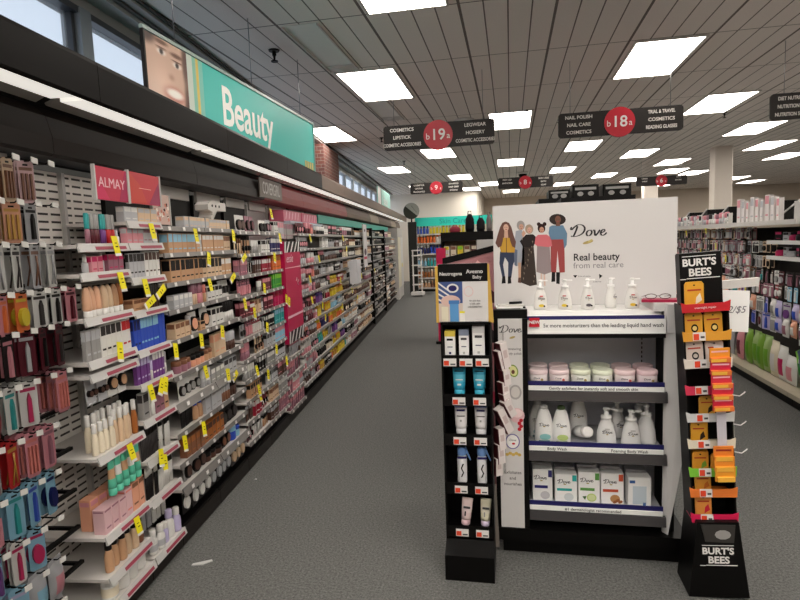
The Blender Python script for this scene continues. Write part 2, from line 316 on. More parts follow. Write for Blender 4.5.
def k_pack(w, h, card, prod, kind=0):       # hanging blister pack: origin at hook
    a = MB().prism([(-w/2, -h+.008), (-w/2+.006, -h), (w/2-.006, -h), (w/2, -h+.008), (w/2, .002), (w/2-.008, .01), (-w/2+.008, .01), (-w/2, .002)], -.0012, .0012, c_(card))
    a.box(-w*.16, w*.16, -.0016, -.0012, -.007, -.001, BLACK); l = MB()
    if kind == 0: l.prism([(-w*.12, -h*.9), (w*.12, -h*.9), (w*.1, -h*.35), (0, -h*.2), (-w*.1, -h*.35)], -.011, -.0014, c_(prod))
    elif kind == 1:
        for q in (-.27, 0, .27): l.prism([(w*(q-.07), -h*.9), (w*(q+.07), -h*.9), (w*(q+.06), -h*.25), (w*(q-.06), -h*.25)], -.010, -.0014, c_(prod))
    elif kind == 2: l.ell(0, -h*.58, w*.34, h*.25, -.014, -.0014, c_(prod), 14)
    elif kind == 3:
        l.tube([(-w*.22, -.003, -h*.92), (0, -.006, -h*.5), (w*.05, -.006, -h*.2)], w*.05, c_(prod)); l.tube([(w*.22, -.003, -h*.92), (0, -.008, -h*.5), (-w*.05, -.006, -h*.2)], w*.05, c_(prod))
    else: l.prism(rrect(-w*.36, w*.36, -h*.92, -h*.3, w*.1, 2), -.012, -.0014, c_(prod))
    p = MB().box(-w*.4, w*.4, -.0018, -.0013, -h*.17, -h*.09, c_(prod))
    return [('backing_card', a), ('blister', l), ('printed_title', p)]
def k_pouch(w, h, col, prod, d=.05):
    a = MB(); nx, nz = 5, 6; 
    for s_ in (-1, 1):
        for j in range(nz+1):
            for i in range(nx+1):
                x = i/nx; z = j/nz; q = (math.sin(math.pi*x)*math.sin(math.pi*z))**.6 if 0 < i < nx and 0 < j < nz else 0
                a.v.append(((x-.5)*w*(1-.06*math.sin(math.pi*z)), s_*q*d/2+s_*.0004, -h+z*h))
    K = (nx+1)*(nz+1)
    for s_ in (0, 1):
        for j in range(nz):
            for i in range(nx):
                q = [s_*K+j*(nx+1)+i, s_*K+j*(nx+1)+i+1, s_*K+(j+1)*(nx+1)+i+1, s_*K+(j+1)*(nx+1)+i]
                a.face(q if s_ == 0 else q[::-1], c_(prod) if 1 <= j < 4 and 0 < i < nx-1 else c_(col), True)
    return [('bag', a), ('header_strip', MB().box(-w*.46, w*.46, -.002, .002, -.012, .012, c_(col)))]
def k_pencils(w, h, col, tip):
    a = MB(); 
    for q in (-.3, 0, .3): a.tube([(w*q, 0, .0), (w*(q+.05), 0, h*.72)], w*.11, c_(col), 6)
    t = MB()
    for q in (-.3, 0, .3): t.tube([(w*(q+.05), 0, h*.72), (w*(q+.07), 0, h)], w*.115, c_(tip), 6)
    return [('pencils', a), ('pencil_caps', t)]
def k_spray(w, h, col, cap, lab=None):
    m = [c_(col), c_(col), c_(lab) if lab else c_(col), c_(col)]
    c = MB().lathe([(w*.42, h*.76), (w*.47, h*.78), (w*.46, h*.93), (w*.3, h)], c_(cap), seg=14)
    return [('can', MB().lathe([(w*.48, 0), (w*.5, h*.03), (w*.5, h*.55), (w*.5, h*.66), (w*.4, h*.76)], None, seg=14, mats=m)), ('cap', c)]
KIND = dict(tube=k_tube, cone=k_cone, bottle=k_bottle, polish=k_polish, stick=k_stick, jar=k_jar, box=k_box, compact=k_compact, pack=k_pack, pouch=k_pouch, pencils=k_pencils, spray=k_spray)
NAMES = dict(tube=('squeeze_tube','tube'), cone=('foundation_tube','foundation tube'), bottle=('cosmetic_bottle','bottle'), polish=('nail_polish_bottle','nail polish'), stick=('lipstick','lipstick'), jar=('cream_jar','jar'), box=('cosmetic_carton','carton'), compact=('carded_compact','compact'), pack=('blister_pack','blister pack'), pouch=('plastic_pouch','pouch'), pencils=('eye_pencil_set','eye pencils'), spray=('spray_can','spray'))
CACHE = {}
PEND = []; NMADE = {}
def place(kind, args, label, loc, rz=0, near=False, group=None, tilt=0., name=None, cat=None):
    if not near:
        PEND.append((math.dist(loc, (0, 0, 1.5)), len(PEND), kind, args, label, loc, rz, group, tilt, name, cat)); return None
    NMADE[name or NAMES[kind][0]] = NMADE.get(name or NAMES[kind][0], 0)+1
    return place_(kind, args, label, loc, rz, near, group, tilt, name, cat)
def flush():
    rest = {}
    for (d, i, kind, args, label, loc, rz, group, tilt, name, cat) in sorted(PEND, key=lambda q: q[:2]):
        nm = name or NAMES[kind][0]
        if NMADE.get(nm, 0) < 300:
            NMADE[nm] = NMADE.get(nm, 0)+1; place_(kind, args, label, loc, rz, False, group, tilt, name, cat)
        else:
            m = MB()
            for n, p in KIND[kind](*args): m.add(p)
            m.xf(Matrix.Translation(loc) @ Matrix.Rotation(rz, 4, 'Z')); rest.setdefault(nm, MB()).add(m)
    for nm, m in rest.items():
        o = single(m, nm+'_mass', 'far off %s goods filling the distant shelves of both aisles' % nm.replace('_', ' '), nm.split('_')[-1]); o['kind'] = 'stuff'
def place_(kind, args, label, loc, rz=0, near=False, group=None, tilt=0., name=None, cat=None):
    nm, ct = NAMES[kind]; nm = name or nm; ct = cat or ct; key = (kind, args, near)
    if key not in CACHE:
        ps = KIND[kind](*args)
        if near: CACHE[key] = [(n, p.mesh(n)) for n, p in ps]
        else:
            m = MB()
            for n, p in ps: m.add(p)
            CACHE[key] = m.mesh(nm)
    rot = Matrix.Rotation(rz, 4, 'Z') @ Matrix.Rotation(tilt, 4, 'X') if tilt else None
    rot = rot.to_euler() if rot else (0, 0, rz)
    if near:
        t = thing(nm, label, ct, loc, 0, group, rot)
        for n, me in CACHE[key]: link(n, me, t)
    else: t = tag(link(nm, CACHE[key], None, loc, 0, rot), label, ct, group)
    return t

CN = dict(tan=(196,152,116), beige=(214,184,152), brown=(128,84,60), dbrown=(78,50,40), black=(30,27,27), white=(222,220,216), grey=(150,148,146), pink=(214,140,150), red=(190,36,40), magenta=(190,30,90), crimson=(150,26,50),
 purple=(110,60,130), lilac=(190,180,215), blue=(50,80,185), lightblue=(140,190,215), teal=(40,150,150), mint=(90,190,160), green=(60,150,60), lime=(130,200,50), yellow=(225,200,50), gold=(200,150,60), orange=(225,110,50), amber=(160,95,45), mauve=(150,100,115), maroon=(90,30,42), cream=(226,214,190), blush=(216,176,180), silver=(180,180,184), skin=(222,172,140), peach=(225,160,130), navy=(28,34,90), charcoal=(60,56,56), salmon=(225,130,120))
CT = dict(blush='pale pink', dbrown='dark brown', lightblue='light blue')
def cn(c): return CT.get(c, c)

# rails[bay] = list of shelf heights, used again for the yellow tags
RAILS = []
PRTS = {'tube':'tube','cone':'rounded foundation tube','bottle':'bottle','polish':'nail polish','stick':'lipstick','jar':'jar','box':'carton','compact':'carded compact','pack':'hanging pack','pouch':'pouch','pencils':'eye pencils','spray':'spray can'}
def row(phrase, rowword, u0, u1, z, specs, near, n=-1.37, hang=False, frame='L', gap=1.06):
    """specs: (kind, colour, colour2, width, height, count, extra args)"""
    tot = sum(s[3]*gap*s[5] for s in specs); u = u0+max(0, (u1-u0-tot))/2; k = 0
    sc = min(1, (u1-u0)/tot) if tot else 1; lastu = u
    for (kind, c1, c2, w, h, cnt, *ex) in specs:
        for i in range(cnt):
            w_ = w*gap*sc; uc = u+w_/2; u += w_
            if c1 is None: continue
            args = (w*min(1, sc*1.02), h, CN[c1], CN[c2])+tuple(ex)
            a, b2 = cn(c1), cn(c2)
            lb = '%s and %s %s, %s along, %s, %s' % (a, b2, PRTS[kind], nth(k), rowword, phrase); k += 1
            dj = R.uniform(-.006, .006); tz = R.uniform(-.07, .07)
            if kind in ('pack', 'pouch'):
                zz = z
            else: zz = z+.0005
            depth = n-.007-(w*.5 if kind not in ('pack', 'pouch', 'compact') else .01)+dj
            if kind == 'box': depth = n-(ex[0] if ex else w*.8)/2-.006+dj*.4
            if kind == 'compact': depth -= .012
            if frame == 'L': loc = run(depth-.006, uc, zz); rz = A+HP+tz
            else: loc = (-(depth-.006), uc, zz); rz = -HP+tz
            if kind == 'compact': place(kind, args, lb, loc, rz, near, 'products on %s %s' % (rowword, phrase), -.06)
            else: place(kind, args, lb, loc, rz, near, 'products on %s %s' % (rowword, phrase))

# ---------------------------------------------------------------- left wall shelving run
SLOT = slot_mat('slotted_panel', (232, 228, 222), (50, 46, 44), .075, .032, .009)
RAILM = mat((128, 124, 122), .35, .3)
PLAIN = {'grey': mat((165, 162, 160), .5), 'black': mat((30, 28, 28), .5), 'pinkish': mat((190, 150, 155), .5)}
def bay(u0, u1, shelves, lb, back='grey', rail='white', strip=None, top=1.84, frontn=-1.37, backn=-1.66, tall=(), div=0):
    t = thing('shelving_bay', lb, 'shelving bay', run(0, 0, 0), A, 'bays of the left wall shelving')
    bm = SLOT if back == 'slot' else PLAIN[back]
    part(MB().box(backn-.03, backn, u0+.002, u1-.002, .1, top, bm), 'back_panel', t)
    bh_ = .075 if u0 < 2.5 else .105
    m = MB().box(backn-.03, -1.395, u0+.002, u1-.002, 0, bh_, BLACK); m.box(-1.395, -1.385, u0+.002, u1-.002, .01, bh_-.015, DARK); part(m, 'base', t)
    rm_ = {'white': LGREY, 'grey': GREY, 'black': BLACK}[rail]
    part(MB().box(backn, backn+.02, u0+.002, u0+.02, .08, top, LGREY if back != 'black' else BLACK), 'upright', t)
    if div: part(MB().box(-1.66, -1.35, u0+.002, u0+.03, .08, 1.74, BLACK), 'divider_panel', t)
    zs = []
    for z in shelves:
        zr = z if isinstance(z, (int, float)) else z[0]; zs.append(zr)
        m = MB().box(backn, frontn-.004, u0+.004, u1-.004, zr-.014, zr, rm_ if rail != 'white' else OFFW)
        s = part(m, 'shelf', t)
        lh = .028 if strip else (.034 if zr in tall else .019); fo = frontn+(.012 if strip else (.02 if zr in tall else .006))
        q = MB().prism([(frontn-.004, zr+.004), (frontn+.002, zr+.004), (fo, zr-lh), (fo-.01, zr-lh-.002)], u0+.004, u1-.004, rm_ if strip else RAILM, 'y')
        part(q, 'price_rail', s)
        if strip:
            q = MB(); w = u1-u0
            q.prism([(frontn+.0062, zr-.008), (frontn+.0072, zr-.008), (frontn+.0122, zr-.021), (frontn+.0112, zr-.021)], u0+w*.30, u1-w*.08, strip, 'y'); part(q, 'printed_strip', s)
        elif u0 < 5.5:
            q = MB(); k = max(2, int((u1-u0)/.12))
            for i in range(k):
                uc = u0+(i+.5)*(u1-u0)/k+R.uniform(-.02, .02); q.prism([(fo+.000, zr+.002), (fo+.001, zr+.002), (fo+.004, zr-.017), (fo+.003, zr-.017)], uc-.013, uc+.013, WHITE, 'y')
            part(q, 'price_labels', s)
    if u0 > 2.5 and top > 1.8: part(MB().box(backn, backn+.02, u0+.06, u1-.05, 1.80, 1.868, OFFW), 'top_band', t)
    RAILS.append((u0, u1, zs)); return t
PS = mat((150, 60, 78), .5)
# bay 0: hook bay
H0 = [1.795, 1.655, 1.52, 1.365, 1.24, 1.075, .905, .745, .585, .44, .30]
t0 = thing('peg_bay', 'slotted peg panel bay with black hooks nearest the camera', 'shelving bay', run(0, 0, 0), A)
part(MB().box(-1.69, -1.66, .9, 1.945, .1, 1.84, SLOT), 'slotted_panel', t0); part(MB().box(-1.69, -1.385, .9, 1.945, 0, .085, BLACK), 'base', t0)
part(MB().box(-1.66, -1.60, .9, 1.945, 1.79, 1.868, OFFW), 'top_band', t0)
part(MB().box(-1.66, -1.64, 1.925, 1.945, .1, 1.79, LGREY), 'upright', t0)
for z in H0[3:]:
    if z < 1.5: part(MB().box(-1.658, -1.64, .9, 1.84, z-.13, z-.002, BLACK), 'black_backing', t0)
    part(MB().box(-1.655, -1.635, .9, 1.92, z+.0, z+.03, BLACK).box(-1.44, -1.425, .9, 1.90, z+.026, z+.038, BLACK).box(-1.635, -1.44, .9, .915, z+.02, z+.03, BLACK).box(-1.635, -1.44, 1.885, 1.9, z+.02, z+.03, BLACK), 'hook_bar', t0)
HK = [('pack','beige','brown'), ('pack','peach','brown'), ('pack','grey','black'), ('pack','black','brown')]
rows0 = [ # per row: per column (kind, card, product, shape) or None; columns run from near to far
 [('pack','beige','brown',1), ('pack','peach','dbrown',1), ('pack','beige','brown',1), ('pack','blush','brown',1), None, None],
 [('pack','cream','tan',1), ('pack','beige','brown',1), ('pack','peach','gold',1), ('pack','silver','black',0), None, None],
 [('pack','silver','black',3), ('pack','white','silver',3), ('pack','white','charcoal',3), ('pack','silver','brown',3), ('pack','white','silver',3), None],
 [('pack','lilac','magenta',2), ('pack','pink','orange',0), ('pack','orange','yellow',2), ('pack','white','charcoal',0), ('pack','white','black',0), ('pack','pink','maroon',0)],
 [('pack','charcoal','silver',3), ('pack','black','silver',2), ('pack','black','pink',0), ('pack','maroon','silver',0), ('pack','maroon','black',0), ('pack','maroon','charcoal',0)],
 [('pouch','red','red'), ('pouch','red','crimson'), ('pack','white','teal',0), ('pack','white','magenta',0), None, ('pack','pink','salmon',1)],
 [('pack','lightblue','charcoal',0), ('pack','grey','magenta',0), ('pack','red','gold',3), ('pack','pink','salmon',1), ('pack','pink','mauve',0), None],
 [('pack','black','charcoal',0), ('pack','lightblue','pink',4), ('pack','lightblue','teal',0), ('pack','lightblue','blue',0), ('pack','lightblue','navy',2), None],
 [('pack','lightblue','charcoal',0), ('pack','lightblue','purple',0), ('pack','white','magenta',0), ('pack','lightblue','magenta',2), None, None],
 [('pack','silver','grey',0), ('pack','lightblue','magenta',2), ('pack','lightblue','lilac',2), ('pouch','silver','lightblue'), ('pouch','silver','pink'), None],
 [('pack','silver','charcoal',0), ('pack','lightblue','black',2), ('pack','charcoal','magenta',2), ('pouch','silver','salmon'), ('pouch','silver','pink'), None]]
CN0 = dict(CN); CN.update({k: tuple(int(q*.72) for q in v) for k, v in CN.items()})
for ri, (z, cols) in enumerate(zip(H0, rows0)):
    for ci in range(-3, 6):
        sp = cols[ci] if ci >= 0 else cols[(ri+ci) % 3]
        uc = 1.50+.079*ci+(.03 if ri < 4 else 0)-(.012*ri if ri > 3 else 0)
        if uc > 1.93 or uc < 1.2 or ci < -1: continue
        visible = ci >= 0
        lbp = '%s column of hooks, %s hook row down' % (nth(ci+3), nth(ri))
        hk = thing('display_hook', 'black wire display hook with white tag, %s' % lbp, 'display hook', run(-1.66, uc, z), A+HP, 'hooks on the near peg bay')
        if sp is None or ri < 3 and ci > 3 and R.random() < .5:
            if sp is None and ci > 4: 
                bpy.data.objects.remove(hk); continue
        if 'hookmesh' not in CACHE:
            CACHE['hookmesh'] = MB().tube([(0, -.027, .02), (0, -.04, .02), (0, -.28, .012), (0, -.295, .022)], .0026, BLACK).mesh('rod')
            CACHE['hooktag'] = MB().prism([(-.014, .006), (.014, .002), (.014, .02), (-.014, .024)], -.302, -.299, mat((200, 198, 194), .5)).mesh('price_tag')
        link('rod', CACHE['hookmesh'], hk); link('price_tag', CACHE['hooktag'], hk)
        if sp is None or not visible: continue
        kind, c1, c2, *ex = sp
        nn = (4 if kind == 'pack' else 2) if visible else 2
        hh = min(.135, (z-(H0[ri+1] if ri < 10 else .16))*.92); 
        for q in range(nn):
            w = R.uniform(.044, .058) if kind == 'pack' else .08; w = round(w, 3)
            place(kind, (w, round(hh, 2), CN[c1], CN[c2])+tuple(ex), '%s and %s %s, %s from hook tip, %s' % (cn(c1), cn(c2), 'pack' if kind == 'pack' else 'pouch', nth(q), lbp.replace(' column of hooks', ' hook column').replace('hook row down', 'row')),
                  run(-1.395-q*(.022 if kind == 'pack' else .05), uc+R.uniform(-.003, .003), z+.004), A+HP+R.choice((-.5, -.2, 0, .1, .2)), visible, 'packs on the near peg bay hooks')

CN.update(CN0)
# bay 1 (under the pink sign) and bay 2 (under the red sign)
B1 = [1.53, 1.42, 1.25, 1.085, 1.035, .71, .39, .22, .105]
bay(1.95, 2.28, B1, 'narrow shelving bay under the pink sign, nearest with shelves', 'slot', 'white', PS)
ph = 'pink sign bay'
row(ph, 'top shelf', 2.03, 2.26, 1.53, [('stick','mauve','teal',.018,.12,2),('stick','maroon','grey',.018,.12,3),('stick','purple','teal',.018,.12,2),('stick','red','grey',.018,.12,3),('polish','white','silver',.03,.06,1)], True)
row(ph, 'second shelf', 2.0, 2.27, 1.42, [('polish','silver','white',.03,.075,1),('pack','pink','charcoal',.034,.07,0),('box','pink','magenta',.034,.065,2),('polish','silver','white',.03,.085,1),('box','mauve','magenta',.034,.07,3)], True)
row(ph, 'third shelf', 1.98, 2.27, 1.25, [('cone','skin','white',.036,.118,3),('cone','beige','white',.036,.118,2),('cone','tan','white',.036,.118,1),('cone','amber','white',.036,.118,1)], True, gap=1.02)
row(ph, 'fourth shelf', 1.97, 2.27, 1.085, [('box','grey','silver',.028,.12,3,.02),('box','white','charcoal',.034,.128,4,.02),('box','white','red',.034,.128,2,.02)], True)
row(ph, 'fifth shelf', 1.98, 2.27, .905, [('compact','silver','dbrown',.03,.11,4),('compact','white','tan',.062,.125,2)], True, n=-1.385)
row(ph, 'sixth shelf', 1.98, 2.27, .71, [('bottle','cream','white',.033,.125,4),('bottle','beige','white',.033,.145,4),('bottle','amber','white',.033,.15,1)], True)
row(ph, 'sixth shelf back', 1.99, 2.27, .71, [('bottle','cream','white',.033,.15,7)], True, n=-1.42)
for k in range(5): place('tube', (.04, .15, CN['mint'], CN['mint'], CN['white'] if k % 2 else CN['tan']), 'mint green capped tube hung upside down below the bottles, %s along, pink sign bay' % nth(k), run(-1.385, 2.05+k*.045, .525), A+HP, True, 'mint tubes in the pink sign bay')
row(ph, 'seventh shelf', 1.98, 2.27, .39, [('box','blush','mauve',.048,.1,3,.05,.12),('box','blush','salmon',.048,.115,1,.05,.12),('box','peach','brown',.048,.125,2,.05,.2)], True)
row(ph, 'seventh shelf back', 2.0, 2.27, .39, [('box','peach','pink',.05,.128,5,.05,.2)], True, n=-1.44)
row(ph, 'eighth shelf', 1.98, 2.27, .22, [('bottle','tan','black',.042,.13,3),('bottle','beige','black',.042,.13,2),('bottle','brown','black',.042,.13,1)], True)
row(ph, 'bottom shelf', 1.98, 2.27, .105, [('jar','white','white',.066,.09,1,CN['cream']),('jar','white','white',.066,.085,3)], True)
B2 = [1.625, 1.53, 1.38, 1.235, 1.06, .91, .745, .56, .37, .11]
bay(2.28, 2.57, B2, 'narrow shelving bay under the red sign', 'slot', 'white', PS)
ph = 'red sign bay'
row(ph, 'top shelf', 2.29, 2.56, 1.625, [('box','silver','white',.05,.065,2),('box','beige','silver',.05,.065,3)], True)
row(ph, 'second shelf', 2.29, 2.56, 1.53, [('box','pink','silver',.04,.07,3),('box','silver','mauve',.04,.075,3)], True)
row(ph, 'third shelf', 2.29, 2.56, 1.38, [('box','silver','charcoal',.03,.11,4,.02),('box','white','dbrown',.03,.115,4,.02)], True)
row(ph, 'fourth shelf', 2.29, 2.56, 1.235, [('box','tan','brown',.055,.05,2,.05),('stick','dbrown','charcoal',.022,.11,5)], True)
row(ph, 'fifth shelf', 2.285, 2.565, 1.06, [('box','blue','navy',.024,.14,2,.02),('box','blue','lightblue',.026,.145,6,.02),('box','blue','blue',.03,.14,2,.02)], True, gap=1.01)
row(ph, 'sixth shelf', 2.285, 2.565, .91, [('box','purple','lilac',.026,.125,4,.02),('stick','white','lilac',.02,.09,1),('box','purple','white',.026,.13,4,.02),('stick','white','silver',.02,.1,2)], True, gap=1.01)
row(ph, 'seventh shelf', 2.285, 2.565, .745, [('box','grey','charcoal',.05,.12,1,.03),('stick','white','white',.022,.12,2),('box','mauve','dbrown',.04,.13,2,.02),('box','tan','black',.04,.12,1,.02)], True)
row(ph, 'eighth shelf', 2.285, 2.565, .56, [('pencils','charcoal','black',.04,.14,4),('pencils','white','black',.035,.15,3)], True, gap=1.)
row(ph, 'ninth shelf', 2.285, 2.565, .37, [('pencils','black','white',.035,.15,3),('pencils','white','black',.035,.145,4)], True, gap=1.)
row(ph, 'bottom shelf', 2.3, 2.565, .11, [('bottle','white','white',.05,.115,2,CN['silver']),('bottle','lilac','white',.045,.10,1),('bottle','white','lilac',.055,.135,1),('bottle','lilac','white',.05,.12,1)], True, n=-1.36)
row(ph, 'bottom hooks', 2.3, 2.56, .335, [('pack','charcoal','silver',.04,.15,3,1),('pack','black','white',.04,.15,3,1)], True, n=-1.44)
# pink and red header signs
def sign_card(name, lb, u0, u1, z0, z1, n, base, shapes, th=.01):
    t = thing(name, lb, 'sign', run(n, (u0+u1)/2, z0), A+HP)
    w = u1-u0; h = z1-z0
    part(MB().box(-w/2, w/2, 0, th, 0, h, base), 'panel', t)
    m = MB(); shapes(m, w, h); part(m, 'print', t)
    f = MB(); f.box(-w/2-.008, -w/2, -.004, th, -.004, h+.004, LGREY).box(w/2, w/2+.008, -.004, th, -.004, h+.004, LGREY); part(f, 'frame', t); return t
def s1(m, w, h):
    m.prism([(w*.2, .002), (w*.45, h*.99), (w*.49, h*.99), (w*.49, .002)], -.0006, -.0001, mat((168, 20, 80), .4))
    m.prism([(-w*.49, .002), (-w*.1, .002), (-w*.3, h*.45), (-w*.49, h*.3)], -.0006, -.0001, mat((205, 40, 90), .4)); m.text('ALMAY', .056, 0, h*.52, -.0008, mat((235, 190, 200), .5))
sign_card('header_sign', 'glossy pink header sign with white lettering on the nearest narrow bay', 2.085, 2.30, 1.705, 1.835, -1.362, mat((190, 30, 66), .35), s1)
def s2(m, w, h):
    m.prism([(-w*.49, .002), (w*.05, .002), (-w*.15, h*.6), (-w*.49, h*.99)], -.0006, -.0001, mat((196, 62, 52), .4)); m.prism([(w*.1, .002), (w*.49, .002), (w*.49, h*.8)], -.0006, -.0001, mat((150, 40, 80), .4)); m.box(-w*.2, w*.2, -.0012, -.0008, h*.5, h*.515, mat((240, 190, 180), .5))
sign_card('header_sign', 'red and orange header sign right of the pink sign', 2.315, 2.565, 1.705, 1.84, -1.362, mat((190, 40, 56), .35), s2)

# bay 3: wide black-backed bay
B3 = [1.61, 1.48, 1.335, 1.20, 1.05, .87, .73, .58, .425, .30]
for j, (a_, b_) in enumerate(((2.57, 3.035), (3.035, 3.5))):
    L3 = bay(a_, b_, B3, ('black backed shelving bay right of the red sign, its near half', 'black backed shelving bay right of the red sign, its far half')[j], 'black', 'white', tall=(.73, .30))
a_, b_ = 2.58, 3.49; ph = 'black backed bay'
def rw(*q, **k): row(ph, *q, **k)
rw('top shelf', a_+.2, b_, 1.61, [('box','silver','beige',.05,.06,6,.05),('box','beige','silver',.05,.055,6,.05)], True, gap=1.)
rw('second shelf', a_, b_, 1.48, [('box','tan','lightblue',.05,.10,7,.05,.45),('box','silver','white',.03,.1,1),('box','tan','white',.05,.095,6,.05,.3),('box','beige','brown',.05,.09,2)], True, gap=1.)
rw('third shelf', a_, b_, 1.335, [('box','tan','black',.052,.115,7,.05,.5),('box','beige','black',.052,.11,5,.05,.5),('box','tan','white',.05,.1,3)], True, gap=1.)
rw('fourth shelf', a_, b_, 1.20, [('box','silver','white',.05,.07,4),('stick','beige','mauve',.034,.115,2),('stick','pink','mauve',.034,.115,2),('stick','tan','salmon',.034,.1,1),('box','white','black',.05,.08,4),('compact','white','black',.05,.1,3)], True, gap=1.05)
rw('fifth shelf', a_, b_, 1.05, [('box','beige','brown',.05,.08,3,.05),('stick','tan','silver',.03,.1,1),('compact','white','peach',.09,.11,1),('box','tan','black',.06,.05,1),('compact','white','skin',.09,.12,1),('box','white','black',.05,.1,3),('stick','white','black',.028,.12,6)], True, gap=1.05)
rw('sixth shelf', a_, b_, .87, [('jar','mauve','brown',.05,.06,3),('jar','peach','black',.05,.06,3),('jar','tan','brown',.05,.06,2),('box','beige','peach',.08,.13,2,.03),('stick','dbrown','silver',.03,.11,5)], True, gap=1.05)
rw('seventh shelf', a_, b_, .73, [('compact','white','grey',.06,.1,4),('stick','silver','white',.03,.1,3),('box','grey','white',.06,.08,3),('box','silver','charcoal',.06,.09,3)], True, gap=1.05)
rw('eighth shelf', a_, b_, .58, [('pencils','black','charcoal',.045,.12,3),('bottle','tan','blue',.05,.11,2),('box','silver','grey',.07,.1,3,.05,.2),('stick','brown','silver',.03,.11,4),('stick','dbrown','black',.03,.12,4)], True, gap=1.05)
rw('ninth shelf', a_, b_, .425, [('box','brown','amber',.05,.10,4,.04),('box','amber','dbrown',.05,.10,5,.04),('compact','black','charcoal',.08,.11,3)], True, gap=1.05)
rw('tenth shelf', a_, b_, .30, [('compact','grey','dbrown',.08,.10,3),('jar','dbrown','black',.06,.05,3),('compact','black','brown',.07,.1,2),('jar','blue','lightblue',.08,.09,1),('jar','lightblue','blue',.06,.07,1)], True, gap=1.05)
rw('bottom hooks', a_, b_, .275, [('pack','black','white',.075,.13,4,2),('pack','black','silver',.07,.13,4,2),('pack','charcoal','beige',.07,.13,3,2)], True, n=-1.375)
def s3(m, w, h):
    for i in range(26):
        x = R.uniform(-.44, .4)*w; z = R.uniform(.03, .8)*h; q = R.uniform(.08, .2)*h
        m.prism([(x, z), (x+.09*w, z+.02*h), (x+.05*w, z+q), (x-.03*w, z+q*.8)], -.0006-i*.00003, -.0001, mat(R.choice(((60, 34, 30), (200, 120, 100), (232, 190, 170), (150, 70, 60), (235, 225, 215))), .5))
sign_card('picture_card', 'framed picture card of brown and pink swatches beside the red sign', 2.60, 2.76, 1.625, 1.77, -1.42, mat((200, 170, 160), .5), s3)

# bay 4 : mixed carded goods before the magenta panel
B4 = [1.60, 1.45, 1.31, 1.17, 1.03, .89, .75, .61, .47, .33, .19]
bay(3.5, 3.98, B4, 'mixed shelving bay below the silver name plate, near half', 'black', 'white'); bay(3.98, 4.46, B4, 'mixed shelving bay just before the magenta panel', 'black', 'white')
def mixed(ph, u0, u1, zs, pal, w, kinds, near=False, h=.1, skip=.06):
    for k, z in enumerate(zs):
        n_ = max(3, int((u1-u0)/(w*1.12))); specs = []; left = n_
        while left > 0:
            c = min(left, R.choice((2, 3, 3, 4, 5))); kd = R.choice(kinds)
            c1, c2 = R.choice(pal); hh = round(h*R.choice((.8, .95, 1.05)), 3); ex = ()
            if kd == 'pack': hh = h*.95; ex = (R.choice((0, 1, 2, 4)),)
            if R.random() < skip: specs.append(('box', None, None, w, hh, c))
            else: specs.append((kd, c1, c2, w*(1 if kd not in ('stick', 'pencils') else .7), hh, c)+ex)
            left -= c
        up = [s for s in specs if s[0] != 'pack']; 
        uu = u0; wt = [s[3]*1.08*s[5] for s in specs]; scl = (u1-u0)/sum(wt)
        q0 = 0
        for s, wi in zip(specs, wt):
            if s[1] is not None:
                rowX(ph, '%s shelf' % (nth(k) if k < len(zs)-1 else 'lowest'), uu, uu+wi*scl, z+(s[4]+.005 if s[0] == 'pack' else 0), s, near, q0)
            q0 += s[5]; uu += wi*scl
def rowX(ph, rowword, u0, u1, z, s, near, k0, frame='L', n=-1.37):
    kind, c1, c2, w, h, cnt, *ex = s; st = (u1-u0)/cnt; w = round(min(w, st*.97), 3)
    for i in range(cnt):
        uc = u0+(i+.5)*st
        lb = '%s and %s %s, %s along, %s, %s' % (cn(c1), cn(c2), PRTS[kind], nth(k0+i), rowword, ph)
        d = n-w*.5-.015+R.uniform(-.005, .005) if kind not in ('pack', 'compact') else n-.03
        if kind == 'box': ex = [.035] ; d = n-.03
        if frame == 'L': loc = run(d, uc, z+.0005); rz = A+HP
        else: loc = (-d, uc, z+.0005); rz = -HP
        place(kind, (w, round(h, 3), CN[c1], CN[c2])+tuple(ex), lb, loc, rz+R.uniform(-.3, .3), near, 'products on %s %s' % (rowword, ph))
P4 = [('black','white'),('mauve','pink'),('maroon','pink'),('silver','charcoal'),('dbrown','silver'),('white','black'),('tan','black'),('grey','white'),('beige','brown'),('crimson','white')]
P4b = [('orange','amber'),('green','mint'),('magenta','white'),('teal','blue'),('silver','charcoal'),('black','teal'),('navy','lilac'),('white','grey'),('crimson','pink')]
mixed('silver plate bay', 3.52, 3.97, B4[1:], P4, .04, ('box', 'stick', 'compact', 'pencils', 'pack'), True)
top4 = [('box','charcoal','white',.05,.1,8)]
bandcols = [('navy','white'),('orange','amber'),('green','lime'),('magenta','crimson'),('teal','lightblue'),('lightblue','pink'),('silver','black'),('dbrown','pink'),('grey','white'),('mauve','pink')]
for k, (z, cc) in enumerate(zip(B4[1:], bandcols)):
    mid = 4.0+.24
    rowX('magenta panel bay', '%s shelf' % nth(k+1), 4.0, 4.2, z, ('box',)+R.choice(P4)+(.05, .095, 4), True, 0)
    rowX('magenta panel bay', '%s shelf' % nth(k+1), 4.22, 4.45, z, ('box',)+cc+(.045, .11, 5), True, 4)
row('magenta panel bay', 'top shelf', 4.02, 4.44, 1.60, [('compact','white','black',.07,.09,2),('compact','silver','mauve',.07,.1,2),('box','white','black',.05,.09,2)], True)
row('silver plate bay', 'top shelf', 3.54, 3.96, 1.60, [('compact','white','dbrown',.08,.11,2),('compact','mauve','maroon',.08,.11,2)], True)
